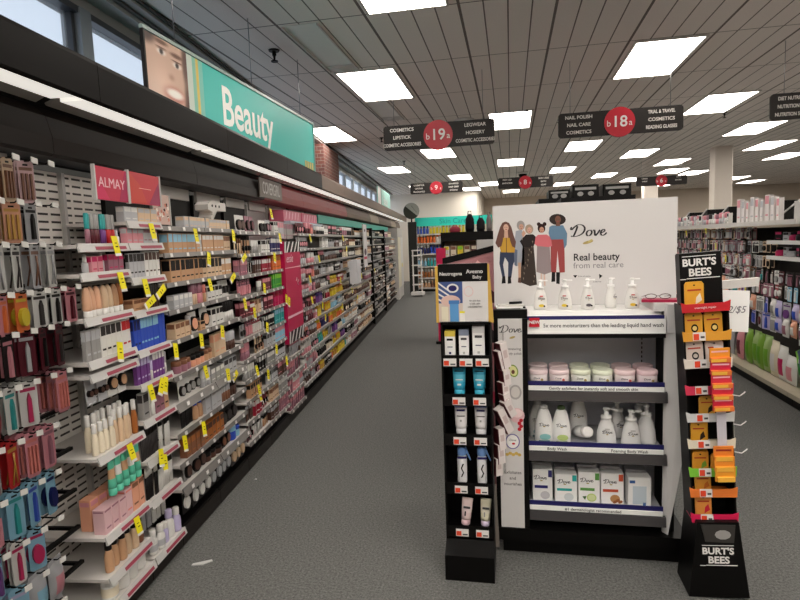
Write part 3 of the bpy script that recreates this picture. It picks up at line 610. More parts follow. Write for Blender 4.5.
# white acrylic bracket display on top of the silver-plate bay
t = thing('acrylic_display', 'white acrylic display frame standing above the black backed bay', 'display stand', run(-1.45, 3.36, 1.665), A+HP)
part(MB().prism([(-.12, 0), (-.12, .02), (-.03, .06), (.1, .06), (.1, .11), (-.12, .11), (-.16, .09), (-.16, .06), (-.1, .05), (-.1, 0)][::-1], -.04, .04, OFFW), 'bracket', t)
for i in range(3): part(MB().ell(-.1+.05*i, .085, .008, .008, -.042, -.04, BLACK, 8), 'rivet', t)
# magenta panel
def s4(m, w, h):
    for z, zz in ((h, h+.09), (-.10, 0)):
        m.box(-w/2, w/2, -.0006, -.0001, z, zz, BLACK)
        for i in range(5):
            x = -w/2+i*w/4.2; m.prism([(max(-w/2, x-.06), z), (max(-w/2, x-.06)+.035, z), (min(w/2, x+.06), zz), (min(w/2, x+.06)-.035, zz)], -.0012, -.0006, WHITE)
    m.box(-w/2, w/2, -.0008, -.0001, h*.80, h*.81, mat((235, 190, 200), .5)); m.box(-w/2, w/2, -.0008, -.0001, h*.17, h*.2, mat((235, 190, 200), .5))
    m.text('essie', .1, -.1, h*.92, -.001, mat((235, 200, 210), .5), shear=.3)
    m.tube([(.06, -.001, h*.62), (.09, -.001, h*.66), (.13, -.001, h*.62), (.1, -.001, h*.58), (.14, -.001, h*.56)], .004, mat((235, 200, 210), .5), 4)
t = thing('magenta_panel', 'tall magenta side panel with diagonal black and white stripe ends', 'sign', run(-1.355, 4.71, .78), A+HP)
part(MB().box(-.235, .235, 0, .27, -.1, .66+.09, mat((186, 14, 76), .4)), 'panel', t); m = MB(); s4(m, .47, .66); part(m, 'print', t)
bay(4.46, 4.96, [.55, .4, .25, .11], 'shelving bay below and behind the magenta panel', 'grey', 'white')
mixed('magenta panel foot bay', 4.48, 4.94, [.55, .4, .25, .11], [('mauve','pink'),('pink','white'),('dbrown','silver'),('silver','pink')], .05, ('stick', 'box', 'pencils'), False, .11)
row('magenta panel foot bay', 'above panel', 4.5, 4.95, 1.555, [('box','silver','pink',.06,.14,3),('box','grey','mauve',.06,.13,4)], False, n=-1.40)
# farther bays
F_ = [1.60, 1.46, 1.32, 1.18, 1.04, .90, .76, .62, .48, .34, .20]
PF = [('mauve','pink'),('pink','white'),('salmon','mauve'),('maroon','pink'),('silver','pink'),('dbrown','silver')]
bay(4.96, 5.6, F_, 'pink toned shelving bay just beyond the magenta panel', 'pinkish', 'white')
mixed('pink toned bay', 4.98, 5.58, F_, PF, .06, ('box', 'stick', 'polish', 'compact'), False, .105)
PG = [('black','white'),('white','grey'),('dbrown','silver'),('silver','black'),('charcoal','pink')]; PY = [('yellow','gold'),('gold','yellow'),('crimson','white'),('magenta','pink'),('lightblue','white'),('orange','yellow'),('purple','navy'),('black','white'),('teal','mint'),('cream','black')]
bay(5.6, 6.3, F_, 'shelving bay with black and white packs after the pink one', 'grey', 'white'); mixed('sixth wide bay', 5.62, 6.28, F_[:5], PG, .065, ('polish', 'box', 'stick'), False, .105); mixed('sixth wide bay low', 5.62, 6.28, F_[5:], PY, .065, ('polish', 'box', 'pack'), False, .105)
bay(6.3, 7.1, F_, 'shelving bay with yellow and red packs further along', 'grey', 'white'); mixed('yellow pack bay', 6.32, 7.08, F_[:4], PG, .07, ('polish', 'box'), False, .1); mixed('yellow pack bay low', 6.32, 7.08, F_[4:], PY, .07, ('polish', 'box', 'pack'), False, .105)
PB = [('mauve','white'),('white','tan'),('black','white'),('beige','brown'),('silver','grey'),('cream','brown'),('dbrown','cream')]
bay(7.1, 8.1, F_, 'pale shelving bay before the white pillar sign', 'grey', 'white'); mixed('pale bay', 7.12, 8.08, F_, PB, .1, ('box', 'pouch', 'compact') if False else ('box', 'compact', 'jar'), False, .1)
bay(8.1, 9.6, F_, 'cluttered shelving bay beside the white pillar sign', 'grey', 'grey'); mixed('pillar sign bay', 8.12, 9.58, F_, PB, .12, ('box', 'compact', 'jar', 'bottle'), False, .1)
PK = [('black','grey'),('charcoal','white'),('black','cream'),('dbrown','white'),('grey','black')]
bay(9.6, 11.4, F_, 'black framed shelving bay toward the far end', 'black', 'black', div=1); mixed('black framed bay', 9.68, 11.38, F_, PK, .13, ('box', 'compact', 'bottle'), False, .1)
bay(11.4, 13.8, F_, 'last dark shelving bay at the far end', 'black', 'black', top=1.75, div=1); mixed('last dark bay', 11.50, 13.78, F_, PK+PB, .17, ('box', 'bottle'), False, .1)
def s5(m, w, h):
    m.text('NEW', .06, 0, h*.85, -.001, mat((90, 80, 90), .5)); m.ell(0, h*.35, w*.3, h*.08, -.001, -.0001, mat((70, 40, 60), .5)); m.box(-w*.4, w*.4, -.001, -.0001, h*.18, h*.24, mat((190, 40, 80), .5))
sign_card('pillar_sign', 'tall narrow white pillar sign sticking out from the far shelves', 8.55, 8.9, 1.12, 1.78, -1.34, mat((215, 212, 214), .5), s5)
single(MB().box(-.14, .14, 0, .10, 0, .3, mat((205, 205, 210), .5)).box(-.02, .02, .10, .145, .2, .28, WHITE), 'white_bin', 'pale grey box display hanging on shelves before the pillar sign', 'display box', run(-1.20, 7.2, .98), A+HP)
# strips above the far bays: pink glossy headers and a teal valance
for k, (u0, u1, lb) in enumerate(((4.98, 5.6, 'glossy pink header box above the bay past the magenta panel'), (5.62, 6.28, 'glossy pink header box, second one past the magenta panel'))):
    t = thing('pink_header', lb, 'sign', run(-1.5, (u0+u1)/2, 1.72), A+HP); w = (u1-u0)*.96
    part(MB().box(-w/2, w/2, 0, .13, 0, .1, mat((214, 110, 135), .3)), 'box', t); m = MB()
    for i in range(5): m.prism([(-w*.4+i*w*.17, .02), (-w*.37+i*w*.17, .02), (-w*.3+i*w*.17, .09), (-w*.34+i*w*.17, .09)], -.001, -.0001, mat((245, 200, 215), .4))
    part(m, 'print', t); part(MB().box(-w/2, w/2, -.06, 0, -.025, 0, mat((180, 185, 200), .3)), 'ledge', t)
t = thing('teal_valance', 'teal valance strip running above the far shelves', 'valance', run(0, 0, 0), A)
part(MB().box(-1.56, -1.54, 6.5, 13.8, 1.745, 1.845, mat((70, 175, 160), .45)), 'strip', t)
# COVERGIRL name plate on the canopy header
t = thing('name_plate', 'silver name plate with white lettering on the canopy header', 'sign', run(-1.485, 4.64, 1.89), A+HP)
part(MB().box(-.29, .29, 0, .01, 0, .15, mat((110, 100, 94), .3, .5)), 'plate', t); part(MB().text('COVERGIRL', .135, 0, .072, -.001, WHITE, off=.001, sx=.62), 'lettering', t)

# ---------------------------------------------------------------- canopy with strip lights over the run
FAS = mat((20, 17, 16), .42); LIT = mat((255, 250, 240), .5, e=.7, name='lit_tube'); HB = mat((36, 31, 29), .3); HR = mat((150, 52, 58), .4); FAS.node_tree.nodes['Principled BSDF'].inputs['Specular IOR Level'].default_value = .05; HB.node_tree.nodes['Principled BSDF'].inputs['Specular IOR Level'].default_value = .08; HC = mat((168, 150, 132), .5); HN = mat((104, 84, 72), .5)
us = [-.38+1.22*i for i in range(15)]
for i, u in enumerate(us):
    if u > 16: break
    u1 = u+1.217; t = thing('canopy_section', 'dark canopy section with strip light above the left shelves, %s from the camera' % nth(i), 'canopy', run(0, 0, 0), A, 'sections of the canopy over the left wall')
    fas = FAS if u < 5 else HN
    part(MB().prism([(-1.62, 2.205), (-1.30, 2.205), (-1.295, 2.19), (-1.295, 2.06), (-1.32, 2.055), (-1.32, 2.17), (-1.62, 2.17)], u, u1, fas, 'y'), 'fascia', t)
    hm = HB if u < 4.2 else (HR if u < 7.8 else (HC if i % 3 == 0 else HN))
    part(MB().prism([(-1.64, 2.06), (-1.56, 2.06), (-1.52, 2.02), (-1.50, 1.94), (-1.50, 1.88), (-1.52, 1.87), (-1.64, 1.87)], u, u1, hm, 'y'), 'header_panel', t)
    if i % 1 == 0:
        part(MB().box(-1.55, -1.34, u+.01, u1-.01, 2.13, 2.165, LGREY), 'reflector', t)
        part(MB().box(-1.47, -1.355, u+.02, u1-.03, 2.075, 2.10, LIT), 'light_lens', t)
        part(MB().prism([(-1.53, 2.065), (-1.475, 2.09), (-1.475, 2.10), (-1.535, 2.075)], u+.02, u1-.03, mat((205, 200, 192), .25, .6), 'y').box(-1.355, -1.33, u+.02, u1-.03, 2.085, 2.10, OFFW), 'side_reflector', t)
    m = MB().box(-1.69, -1.64, u, u1, 1.872, 2.2, mat((28, 26, 25), .6)); part(m, 'back_board', t)
single(MB().box(-2.26, -1.70, -.4, 16.5, .0, 1.84, mat((36, 33, 32), .7)), 'stud_wall', 'dark partition filling behind the left wall shelving', 'partition', rz=A)

# ---------------------------------------------------------------- yellow sale tags
tags = [(115,235,0),(152,223,0),(121,270,0),(145,272,0),(151,384,0),(167,375,.45),(130,437,-.05),(165,448,.2),(137,511,0),(121,341,.25),(196,230,.05),(210,254,.35),(166,286,1.1),(156,297,1.2),(210,279,0),(176,340,.2),(202,335,.2),(223,325,.3),(164,378,.6),(206,369,0),(228,368,.1),(185,431,.15),(204,418,.15),(162,448,.25),(234,231,.25),(271,208,0),(280,231,.1),(275,251,.3),(247,256,1.1),(236,274,1.1),(265,283,.3),(245,297,.1),(287,294,.4),(255,307,.2),(268,322,.4),(277,341,.4),(287,353,.3),(229,368,.3),(238,367,1.1),(257,365,0),(269,373,.3),(259,384,0),(260,390,0),(310,231,0),(343,236,0),(347,247,.5),(319,255,0),(310,275,0),(341,277,.4),(312,296,0),(323,299,.4),(326,313,.5),(343,305,.7),(290,297,.5),(355,262,.5),(362,275,.4),(371,285,.7),(358,295,.6),(352,287,0),(375,270,.3),(366,258,.6)]
tm = MB(); tm.prism([(-.018, 0), (.014, 0), (.021, -.07), (-.011, -.07)], -.0008, .0008, YEL); tm.prism([(-.011, -.07), (.021, -.07), (.0222, -.081), (-.0098, -.081)], -.0012, .0012, WHITE); tm.box(-.004, .008, -.0012, -.0008, -.03, -.027, BLACK); tm.box(-.002, .011, -.0012, -.0008, -.045, -.041, BLACK); tm = tm.mesh('sale_tag')
for i, (px, py, tw) in enumerate(tags):
    u, z = on_run(px, py, -1.345)
    for (a_, b_, zs) in RAILS:
        if a_ <= u < b_:
            zc = min(zs, key=lambda q: abs(q-z)); 
            if abs(zc-z) < .03: z = zc
            where = '%s shelf level' % nth(sorted(zs, reverse=True).index(zc))
    dist = 'nearest' if i == 9 else ''
    o = tag(link('sale_tag', tm, None, run(-1.350, u, z-.004), 0, (Matrix.Rotation(A+HP-.15, 4, 'Z') @ Matrix.Rotation(-.12, 4, 'X') @ Matrix.Rotation(tw, 4, 'Y')).to_euler()),
        'yellow %s price tag, %s one left to right, clipped at the %s' % ('tilted' if tw > .5 else 'hanging', (ORD[i] if i < 20 else ('twenty ' + ORD[i-20] if i < 40 else 'forty '+ORD[i-40])) if i < 60 else 'last', where if 'where' in dir() else 'shelf'), 'price tag', 'yellow sale tags on the left shelves')

# ---------------------------------------------------------------- Beauty banner on top of the canopy
def grid_print(name, w, h, nx, nz, fn, rough=.5):
    me = bpy.data.meshes.new(name); V = []; F = []; cols = []
    for j in range(nz):
        for i in range(nx):
            b_ = len(V); x0, x1, z0, z1 = i*w/nx, (i+1)*w/nx, j*h/nz, (j+1)*h/nz
            V += [(x0, 0, z0), (x1, 0, z0), (x1, 0, z1), (x0, 0, z1)]; F.append((b_, b_+1, b_+2, b_+3)); c = fn((i+.5)/nx, (j+.5)/nz); cols += [tuple((max(0, min(1, q)))**2.2 for q in c)+(1,)]*4
    me.from_pydata(V, [], F); ca = me.color_attributes.new('print', 'FLOAT_COLOR', 'CORNER')
    for k, c in enumerate(cols): ca.data[k].color = c
    M = bpy.data.materials.new('printed_picture'); M.use_nodes = True; N, L, b = nodes(M); at = N.new('ShaderNodeAttribute'); at.attribute_name = 'print'
    L.new(at.outputs['Color'], b.inputs['Base Color']); b.inputs['Roughness'].default_value = rough; me.materials.append(M); return me
def g(x, z, cx, cz, rx, rz, p=1.): return math.exp(-((((x-cx)/rx)**2+((z-cz)/rz)**2)**p))
def mixc(a, b, t): return tuple(a[i]*(1-t)+b[i]*t for i in range(3))
def face(x, z):
    c = (.80, .66, .58)
    c = mixc(c, (.90, .76, .68), g(x, z, .35, .45, .3, .25)); c = mixc(c, (.90, .80, .74), g(x, z, .18, .3, .2, .2)*.6)
    c = mixc(c, (.25, .16, .13), g(x, z, .05, 1.0, .2, .12, 2)); c = mixc(c, (.3, .2, .16), g(x, z, .98, .2, .1, .4, 2)); c = mixc(c, (.35, .24, .2), g(x, z, .97, .85, .1, .3, 2))
    for ex, ez in ((.37, .84), (.74, .76)):
        c = mixc(c, (.42, .28, .22), g(x, z, ex, ez+.12, .16, .03, 2)); c = mixc(c, (.93, .9, .88), g(x, z, ex, ez, .11, .035, 2)); c = mixc(c, (.15, .09, .07), g(x, z, ex, ez+.005, .045, .035, 2))
        c = mixc(c, (.3, .18, .14), g(x, z, ex, ez+.045, .13, .012, 2)*.8)
    c = mixc(c, (.62, .44, .36), g(x, z, .58, .58, .07, .04)*.6)
    c = mixc(c, (.74, .48, .43), g(x, z, .64, .37, .26, .105, 2)); c = mixc(c, (.97, .95, .92), g(x, z, .64, .385, .21, .06, 3)); return c
BX = -1.9
t = thing('beauty_banner', 'teal hanging banner reading Beauty with a smiling face', 'banner', (BX, 2.80, 2.22), HP)
bl = 2.62; bh = .455
part(MB().box(0, bl, 0, .012, 0, bh, mat((62, 186, 176), .5)), 'panel', t)
o = link('face_picture', grid_print('face_picture', .40, bh-.004, 60, 60, face), t, (.002, -.0015, .002)); 
m = MB(); xx = .402
for w, c in ((.06, (200, 210, 200)), (.04, (130, 190, 170)), (.03, (220, 190, 90)), (.05, (120, 190, 175))): m.box(xx, xx+w, -.0015, -.0002, .002, bh-.002, mat(c, .5)); xx += w
m.box(2.35, 2.60, -.0015, -.0002, .0, .075, mat((120, 150, 110), .5))
for i in range(4): m.box(2.36+i*.06, 2.385+i*.06, -.002, -.0015, .0, .075, mat((215, 190, 90), .5))
part(m, 'stripes', t)
part(MB().text('Beauty', .365, .80, .228, -.002, mat((245, 245, 240), .5), align='LEFT', off=.006, sx=.84), 'lettering', t)
part(MB().box(-.012, bl+.012, -.008, .014, bh, bh+.02, mat((150, 170, 165), .4)).box(-.012, 0, -.008, .014, 0, bh, DARK).box(bl, bl+.012, -.008, .014, -.0, bh, mat((150, 170, 165), .4)), 'frame', t)
m = MB()
for x in (.3, 1.3, 2.3): m.tube([(x, .003, bh+.02), (x, .003, CH-2.22-.002)], .003, STEEL)
part(m, 'hanger_wires', t)
t = thing('teal_banner', 'small far teal and white banner beyond the windows', 'banner', run(-1.5, 13.0, 2.21), A+HP)
part(MB().box(-1.2, 1.2, 0, .02, 0, .46, mat((150, 205, 195), .5)), 'panel', t); part(MB().box(-1.19, -.7, -.002, -.0003, .01, .45, WHITE).box(-.68, -.6, -.002, -.0003, .01, .45, mat((50, 90, 70), .5)), 'stripes', t); part(MB().text('Beauty', .3, .2, .22, -.002, WHITE), 'lettering', t)

# ---------------------------------------------------------------- far end of the left aisle
t = thing('round_mirror', 'dark round disc on a post at the far end of aisle', 'mirror', (-2.755, 15.9, 0))
part(MB().ell(0, 2.34, .23, .23, -.012, .012, mat((58, 60, 52), .5), 28), 'disc', t)
m = MB(); m.prism([(.23*math.cos(q), 2.34+.23*math.sin(q)) for q in [math.radians(-40+i*180/14) for i in range(15)]], -.014, -.0125, mat((150, 150, 140), .5))
for i in range(5): m.ell(.02+.03*i, 2.47-.04*i, .02, .006, -.016, -.0145, DARK, 8, -.8)
part(m, 'hatched_half', t); part(MB().box(-.02, .02, -.01, .01, 2.03, 2.12, BLACK), 'bracket', t); part(MB().box(-.11, .13, -.03, .03, .0, 2.03, mat((44, 44, 42), .5)), 'post', t)
t = thing('rolling_rack', 'white rolling rack with open tiers at the far aisle end', 'rack', (-2.47, 14.9, 0))
m = MB()
for x in (-.13, .1): m.box(x, x+.03, -.02, .02, .12, 1.24, WHITE)
part(m, 'frame', t)
for z in (.3, .55, .82, 1.08, 1.22): part(MB().box(-.13, .13, -.08, .08, z, z+.03, WHITE), 'tier', t)
part(MB().cbox(-.17, .17, -.16, .16, .04, .12, WHITE, .03), 'base', t)
for x in (-.12, .12): part(MB().tube([(x-.012, -.1, .026), (x+.012, -.1, .026)], .025, BLACK, 10), 'wheel', t)
t = thing('white_cabinet', 'white end cabinet after the last dark shelving bay', 'cabinet', run(-1.66, 14.3, 0), A)
part(MB().box(0, .3, 0, 1.4, 0, 1.84, OFFW), 'body', t); part(MB().box(.3, .31, .03, .68, .3, 1.6, mat((235, 228, 205), .4)), 'door', t, 'cream door panel'); part(MB().box(.3, .31, .72, 1.37, .3, 1.6, WHITE), 'door', t); part(MB().box(.31, .312, .9, 1.1, .8, .9, YEL), 'yellow_label', t)
# back wall shelving with teal header
def bunit(x0, x1, lb, phrase, rows_):
    t = thing('wall_shelving', lb, 'shelving', ((x0+x1)/2, 16.4, 0), 0, 'shelving across the far end'); w = x1-x0
    part(MB().box(-w/2, w/2, .18, .2, 0, 1.95, mat((200, 190, 170), .6)), 'back_panel', t); part(MB().box(-w/2, w/2, -.2, .18, 0, .06, BLACK), 'base', t)
    part(MB().box(-w/2, -w/2+.02, -.2, .18, .06, 1.95, WHITE), 'side_panel', t); part(MB().box(w/2-.02, w/2, -.2, .18, .06, 1.95, WHITE), 'side_panel', t)
    for k, (z, cs) in enumerate(rows_):
        part(MB().box(-w/2+.02, w/2-.02, -.2, .18, z-.04, z, OFFW), 'shelf', t)
        n_ = int((w-.06)/.085)
        for i in range(n_):
            c1, c2 = cs[min(len(cs)-1, int(i/n_*len(cs)))]; h = .24 if k else .2
            kd = R.choice(('bottle', 'spray', 'bottle'))
            place(kd, (.075, h, CN[c1], CN[c2]), '%s and %s bottle, %s along, %s shelf up, %s' % (cn(c1), cn(c2), nth(i), nth(k), phrase), (x0+.04+i*(w-.08)/(n_-1), 16.4-.14, z+.001), R.uniform(-.2, .2), False, 'bottles on %s shelf %d' % (phrase, k+1), name='toiletry_bottle', cat='bottle')
bunit(-2.68, -1.66, 'far white shelving full of bright bottles under teal header', 'far bottle shelves', [(.12, [('tan','white'),('brown','tan'),('gold','dbrown')]), (.41, [('amber','white'),('tan','cream'),('brown','white')]), (.74, [('lightblue','white'),('teal','lightblue'),('white','lightblue'),('lightblue','blue')]), (1.11, [('navy','white'),('blue','navy'),('white','navy')]), (1.42, [('orange','white'),('orange','amber'),('white','orange'),('blue','white')]), (1.68, [('blue','navy'),('yellow','white'),('yellow','gold')])])
bunit(-1.65, -.5, 'far white shelving right of the bright bottle shelves', 'far right shelves', [(.12, [('tan','white')]), (.41, [('grey','white')]), (.74, [('lightblue','white')]), (1.11, [('white','navy')]), (1.42, [('blue','white'),('grey','white')]), (1.68, [('yellow','gold'),('white','pink')])])
t = thing('teal_header', 'bright teal header board above the far shelves', 'sign', (-1.6, 16.15, 1.9))
part(MB().box(-1.1, 1.1, 0, .03, 0, .25, mat((45, 215, 195), .5)), 'board', t); part(MB().text('Skin Care', .2, 0, .12, -.001, mat((25, 150, 140), .5)), 'lettering', t)
# low black framed end stand in the middle distance
t = thing('endcap_stand', 'black framed low shelf stand in the middle distance', 'display stand', (-.62, 8.2, 0)); w = .36
part(MB().box(-w, w, .3, .33, 0, 1.6, mat((170, 150, 130), .6)), 'back_panel', t); part(MB().box(-w-.02, -w, 0, .33, 0, 1.6, BLACK), 'side_panel', t); part(MB().box(w, w+.02, 0, .33, 0, 1.6, BLACK), 'side_panel', t)
part(MB().box(-w, w, -.01, .3, 1.47, 1.6, BLACK), 'header', t)
for k, z in enumerate((.3, .6, .9, 1.02, 1.24)):
    part(MB().box(-w, w, 0, .3, z-.02, z, OFFW), 'shelf', t)
    for i in range(7):
        c1, c2 = R.choice([('cream','brown'),('pink','white'),('white','yellow'),('maroon','cream'),('yellow','lime')])
        place('box', (.08, .1 if k in (2, 3) else .16, CN[c1], CN[c2]), '%s and %s carton, %s along, %s shelf up of black framed stand' % (c1, c2, nth(i), nth(k)), (-.62-.3+i*.1, 8.26, z+.001), 0, True, 'cartons on the black framed stand')
for i, (x, w_, h, c, lb) in enumerate(((-.80, .16, .09, (150, 40, 60), 'crimson folded bag lying on the black framed stand'), (-.58, .13, .26, (24, 22, 24), 'black upright bag on top of the black framed stand'), (-.42, .12, .2, (30, 28, 30), 'second black bag behind the upright one on the stand'), (-.30, .08, .24, (120, 112, 110), 'grey hanging bag at the end of the stand top'))):
    m = MB().lathe([(w_*.45, 0), (w_*.52, h*.2), (w_*.48, h*.7), (w_*.25, h*.95), (w_*.05, h)], mat(c, .6), sy=.5, seg=12); t = thing('bag', lb, 'bag', (x, 8.33, 1.6)); part(m, 'body', t); part(MB().tube([(-w_*.2, 0, h*.9), (-w_*.15, 0, h*1.15), (w_*.15, 0, h*1.15), (w_*.2, 0, h*.9)], .008, mat(c, .6)), 'handle', t)
t = thing('red_column_sign', 'crimson standing column sign in the far aisle', 'sign', (-.975, 8.0, 0)); part(MB().box(-.065, .065, -.04, .04, .04, 1.38, mat((200, 20, 80), .45)), 'column', t); part(MB().cbox(-.1, .1, -.08, .08, 0, .04, BLACK, .01), 'base', t)
single(MB().box(-.16, .16, -.02, .02, 0, .35, LGREY), 'white_sign_panel', 'blank pale panel standing beside the black framed stand', 'panel', (-.27, 7.4, 1.13))
# ---------------------------------------------------------------- centre gondola behind the white display
t = thing('centre_gondola', 'double sided black edged gondola behind the white poster display', 'gondola', (0, 0, 0))
part(MB().box(.0, .78, 3.5, 7.3, 0, .1, BLACK), 'base', t)
part(MB().box(.30, .48, 3.5, 7.3, .1, 1.72, BLACK), 'spine', t); part(MB().box(.0, .78, 3.5, 3.53, .1, 1.3, BLACK), 'end_panel', t)
for z in (.35, .6, .85, 1.08, 1.3): part(MB().box(.0, .78, 3.53, 7.3, z-.015, z, LGREY), 'shelf', t)
part(MB().box(.19, .80, 3.9, 5.2, 1.715, 1.745, BLACK), 'top_board', t)
t = thing('pink_picture_board', 'tall board with a slanted black top edge and pink pictures behind the slim tower', 'poster', (0, 3.01, 0))
PO = [(-.352, 0), (-.08, 0), (-.08, 1.45), (-.352, 1.39)]
part(MB().prism(PO, 0, .02, mat((176, 120, 124), .5)), 'board', t); part(MB().prism([(-.36, 1.365), (-.078, 1.430), (-.078, 1.462), (-.36, 1.40)], -.006, .02, BLACK), 'slanted_edge', t)
m = MB(); R.seed(5)
for i in range(46):
    x = R.uniform(-.34, -.10); z = R.uniform(.25, 1.38) if i > 12 else R.uniform(1.15, 1.38)
    if z > 1.365+(x+.352)*.22-.05: continue
    c = R.choice(((222, 150, 156), (70, 26, 32), (196, 60, 90), (200, 180, 180), (160, 60, 70), (230, 180, 180), (60, 54, 56)))
    m.prism([(x-.012, z-.03), (x+.02, z-.035), (x+.026, z+.02), (x, z+.04), (x-.016, z+.015)], -.0004-.00004*i, -.0001, mat(c, .5))
part(m, 'print', t)
for i, (x, w_, h) in enumerate(((.33, .14, .06), (.50, .17, .085), (.70, .18, .08))):
    m = MB().cbox(-w_/2, w_/2, -.12, .12, 0, h, BLACK, .006); t = thing('black_carton', 'black boxed kit on the gondola top, %s from the left' % nth(i), 'carton', (x, 4.1, 1.7455), 0, 'black boxes above the poster board'); part(m, 'carton', t)
    part(MB().box(-w_*.4, w_*.4, -.121, -.1202, h*.6, h*.8, GREY).ell(-w_*.2, h*.3, .02, .015, -.121, -.1202, GREY, 10).ell(w_*.2, h*.3, .02, .015, -.121, -.1202, GREY, 10), 'print', t)
# ---------------------------------------------------------------- script lettering drawn with a broad pen
DOVE = [[(.12,.80),(.02,.68),(.10,.58),(.30,.78),(.62,.98),(.98,.94),(1.18,.66),(1.02,.28),(.62,.05),(.20,.0),(.04,.06)], [(.58,.88),(.50,.60),(.36,.25),(.24,.02)],
 [(1.62,.50),(1.42,.44),(1.30,.22),(1.40,.03),(1.60,.06),(1.74,.28),(1.70,.46),(1.56,.50)], [(1.84,.46),(1.94,.50),(1.98,.30),(2.02,.02),(2.22,.22),(2.40,.50)],
 [(2.48,.24),(2.70,.32),(2.80,.44),(2.68,.52),(2.50,.38),(2.46,.16),(2.58,.02),(2.78,.08),(2.94,.24)]]
def dove(m, h, cx, cz, y, c):
    w = h*2.95
    for st in DOVE:
        P = []
        for i in range(len(st)-1):
            p0, p1, p2, p3 = st[max(0, i-1)], st[i], st[i+1], st[min(len(st)-1, i+2)]
            for k in range(4):
                t = k/4; P.append(tuple(.5*(2*p1[a]+(p2[a]-p0[a])*t+(2*p0[a]-5*p1[a]+4*p2[a]-p3[a])*t*t+(3*p1[a]-p0[a]-3*p2[a]+p3[a])*t**3) for a in (0, 1)))
        P.append(st[-1])
        for a, b in zip(P, P[1:]):
            L = math.hypot(b[0]-a[0], b[1]-a[1]) or 1; nx, nz = -(b[1]-a[1])/L, (b[0]-a[0])/L; th = .022+.055*abs(nx)
            q = [(a[0]+nx*th, a[1]+nz*th), (b[0]+nx*th, b[1]+nz*th), (b[0]-nx*th, b[1]-nz*th), (a[0]-nx*th, a[1]-nz*th)]
            m.prism([(cx-w/2+X*h, cz-h/2+Z*h) for X, Z in q], y-.0006, y, c, cap=True)
    return m
# ---------------------------------------------------------------- white poster display (end cap)
PW = mat((212, 209, 208), .5); NAVY = mat((30, 28, 90), .4); INK = mat((70, 68, 70), .5); BRK = mat((84, 82, 84), .25, .5); GOLD = mat((170, 150, 90), .5); WP = mat((243, 242, 240), .5)
D = thing('endcap_display', 'white and black end display with four product shelves and side wings', 'display stand', (0, 2.57, 0))
part(MB().box(-.055, .735, .03, .43, 0, .075, BLACK).box(-.075, .76, -.01, .43, .075, .135, BLACK), 'base', D)
part(MB().box(.046, .70, .36, .38, .135, 1.13, mat((214, 215, 222), .5)), 'back_panel', D)
m = MB()
for k in range(40): m.box(.632, .637, .357, .3598, .18+k*.0225, .192+k*.0225, BLACK)
part(m, 'slot_strip', D)
part(MB().box(-.082, .07, .012, .05, .13, 1.17, BLACK).box(.046, .07, .0, .36, .135, 1.13, BLACK), 'left_frame', D)
wl = part(MB().prism([(-.062, .135), (.046, .135), (.046, 1.13), (-.062, 1.13)], -.002, .011, PW), 'left_wing', D, 'white side card with pictures of fruit and jars')
m = MB(); y_ = -.0026
dove(m, .034, -.006, 1.085, y_, INK); m.ell(.002, 1.045, .014, .005, y_, -.0021, GOLD, 10, .3)
m.text('renewing', .017, .008, .992, y_, INK); m.text('body polish', .015, .008, .97, y_, INK)
m.ell(.004, .89, .022, .03, y_, -.0021, mat((120, 150, 60), .5), 16, .3).ell(.004, .89, .017, .024, y_-.0005, -.0021, mat((215, 215, 150), .5), 14, .3).ell(.003, .885, .008, .01, y_-.001, -.0021, mat((100, 60, 40), .5), 10)
m.ell(.012, .79, .028, .035, y_, -.0021, mat((165, 162, 160), .5)).ell(.012, .79, .02, .026, y_-.0005, -.0021, mat((205, 200, 196), .5)); m.ell(.018, .68, .034, .035, y_, -.0021, mat((225, 185, 190), .5)).ell(.018, .69, .026, .02, y_-.0005, -.0021, mat((240, 215, 216), .5))
for q in range(4): m.ell(.028+.008*(q % 2), .615+.014*q, .009, .009, y_-.001, -.0021, RED, 8)
m.ell(-.004, .555, .033, .037, y_, -.0021, mat((110, 100, 160), .5), 22).ell(-.004, .555, .028, .032, y_-.0005, -.0021, WP, 22); m.text('Dove', .014, -.004, .562, y_-.001, INK, shear=.2); m.ell(0, .545, .008, .005, y_-.001, -.0021, RED, 8)
for q in range(5): m.ell(-.03+.014*q, .492+.006*(q % 2), .009, .008, y_, -.0021, mat((215, 180, 90), .5), 8)
for i, s in enumerate(('Exfoliates', 'and', 'nourishes')): m.text(s, .021, -.006, .405-.028*i, y_, INK)
part(m, 'print', wl)
# right wing: folded white card standing forward of the shelves and tapering to its foot
m = MB(); V = [(.66, .04, .135), (.678, .015, .135), (.737, -.005, .55), (.735, -.005, 1.165), (.66, .045, 1.165)]
for off in (0, .012):
    for (x, y, z) in V: m.v.append((x, y+off, z))
m.face((0, 1, 2, 3, 4), PW); m.face((9, 8, 7, 6, 5), PW)
for i in range(5): j = (i+1) % 5; m.face((i, 5+i, 5+j, j), PW)
part(m, 'right_wing', D); part(MB().box(.70, .712, .05, .36, .135, 1.13, BLACK), 'side_panel', D)
ZS = [(1.135, 'first'), (.832, 'second'), (.545, 'third'), (.256, 'fourth')]
stxt = [[('5x more moisturizers than the leading liquid hand wash', .62, 'L')], [('Gently exfoliate for instantly soft and smooth skin', .5, 'C')], [('Body Wash', .2, 'L'), ('Foaming Body Wash', .8, 'C')], [('#1 dermatologist recommended', .5, 'C')]]
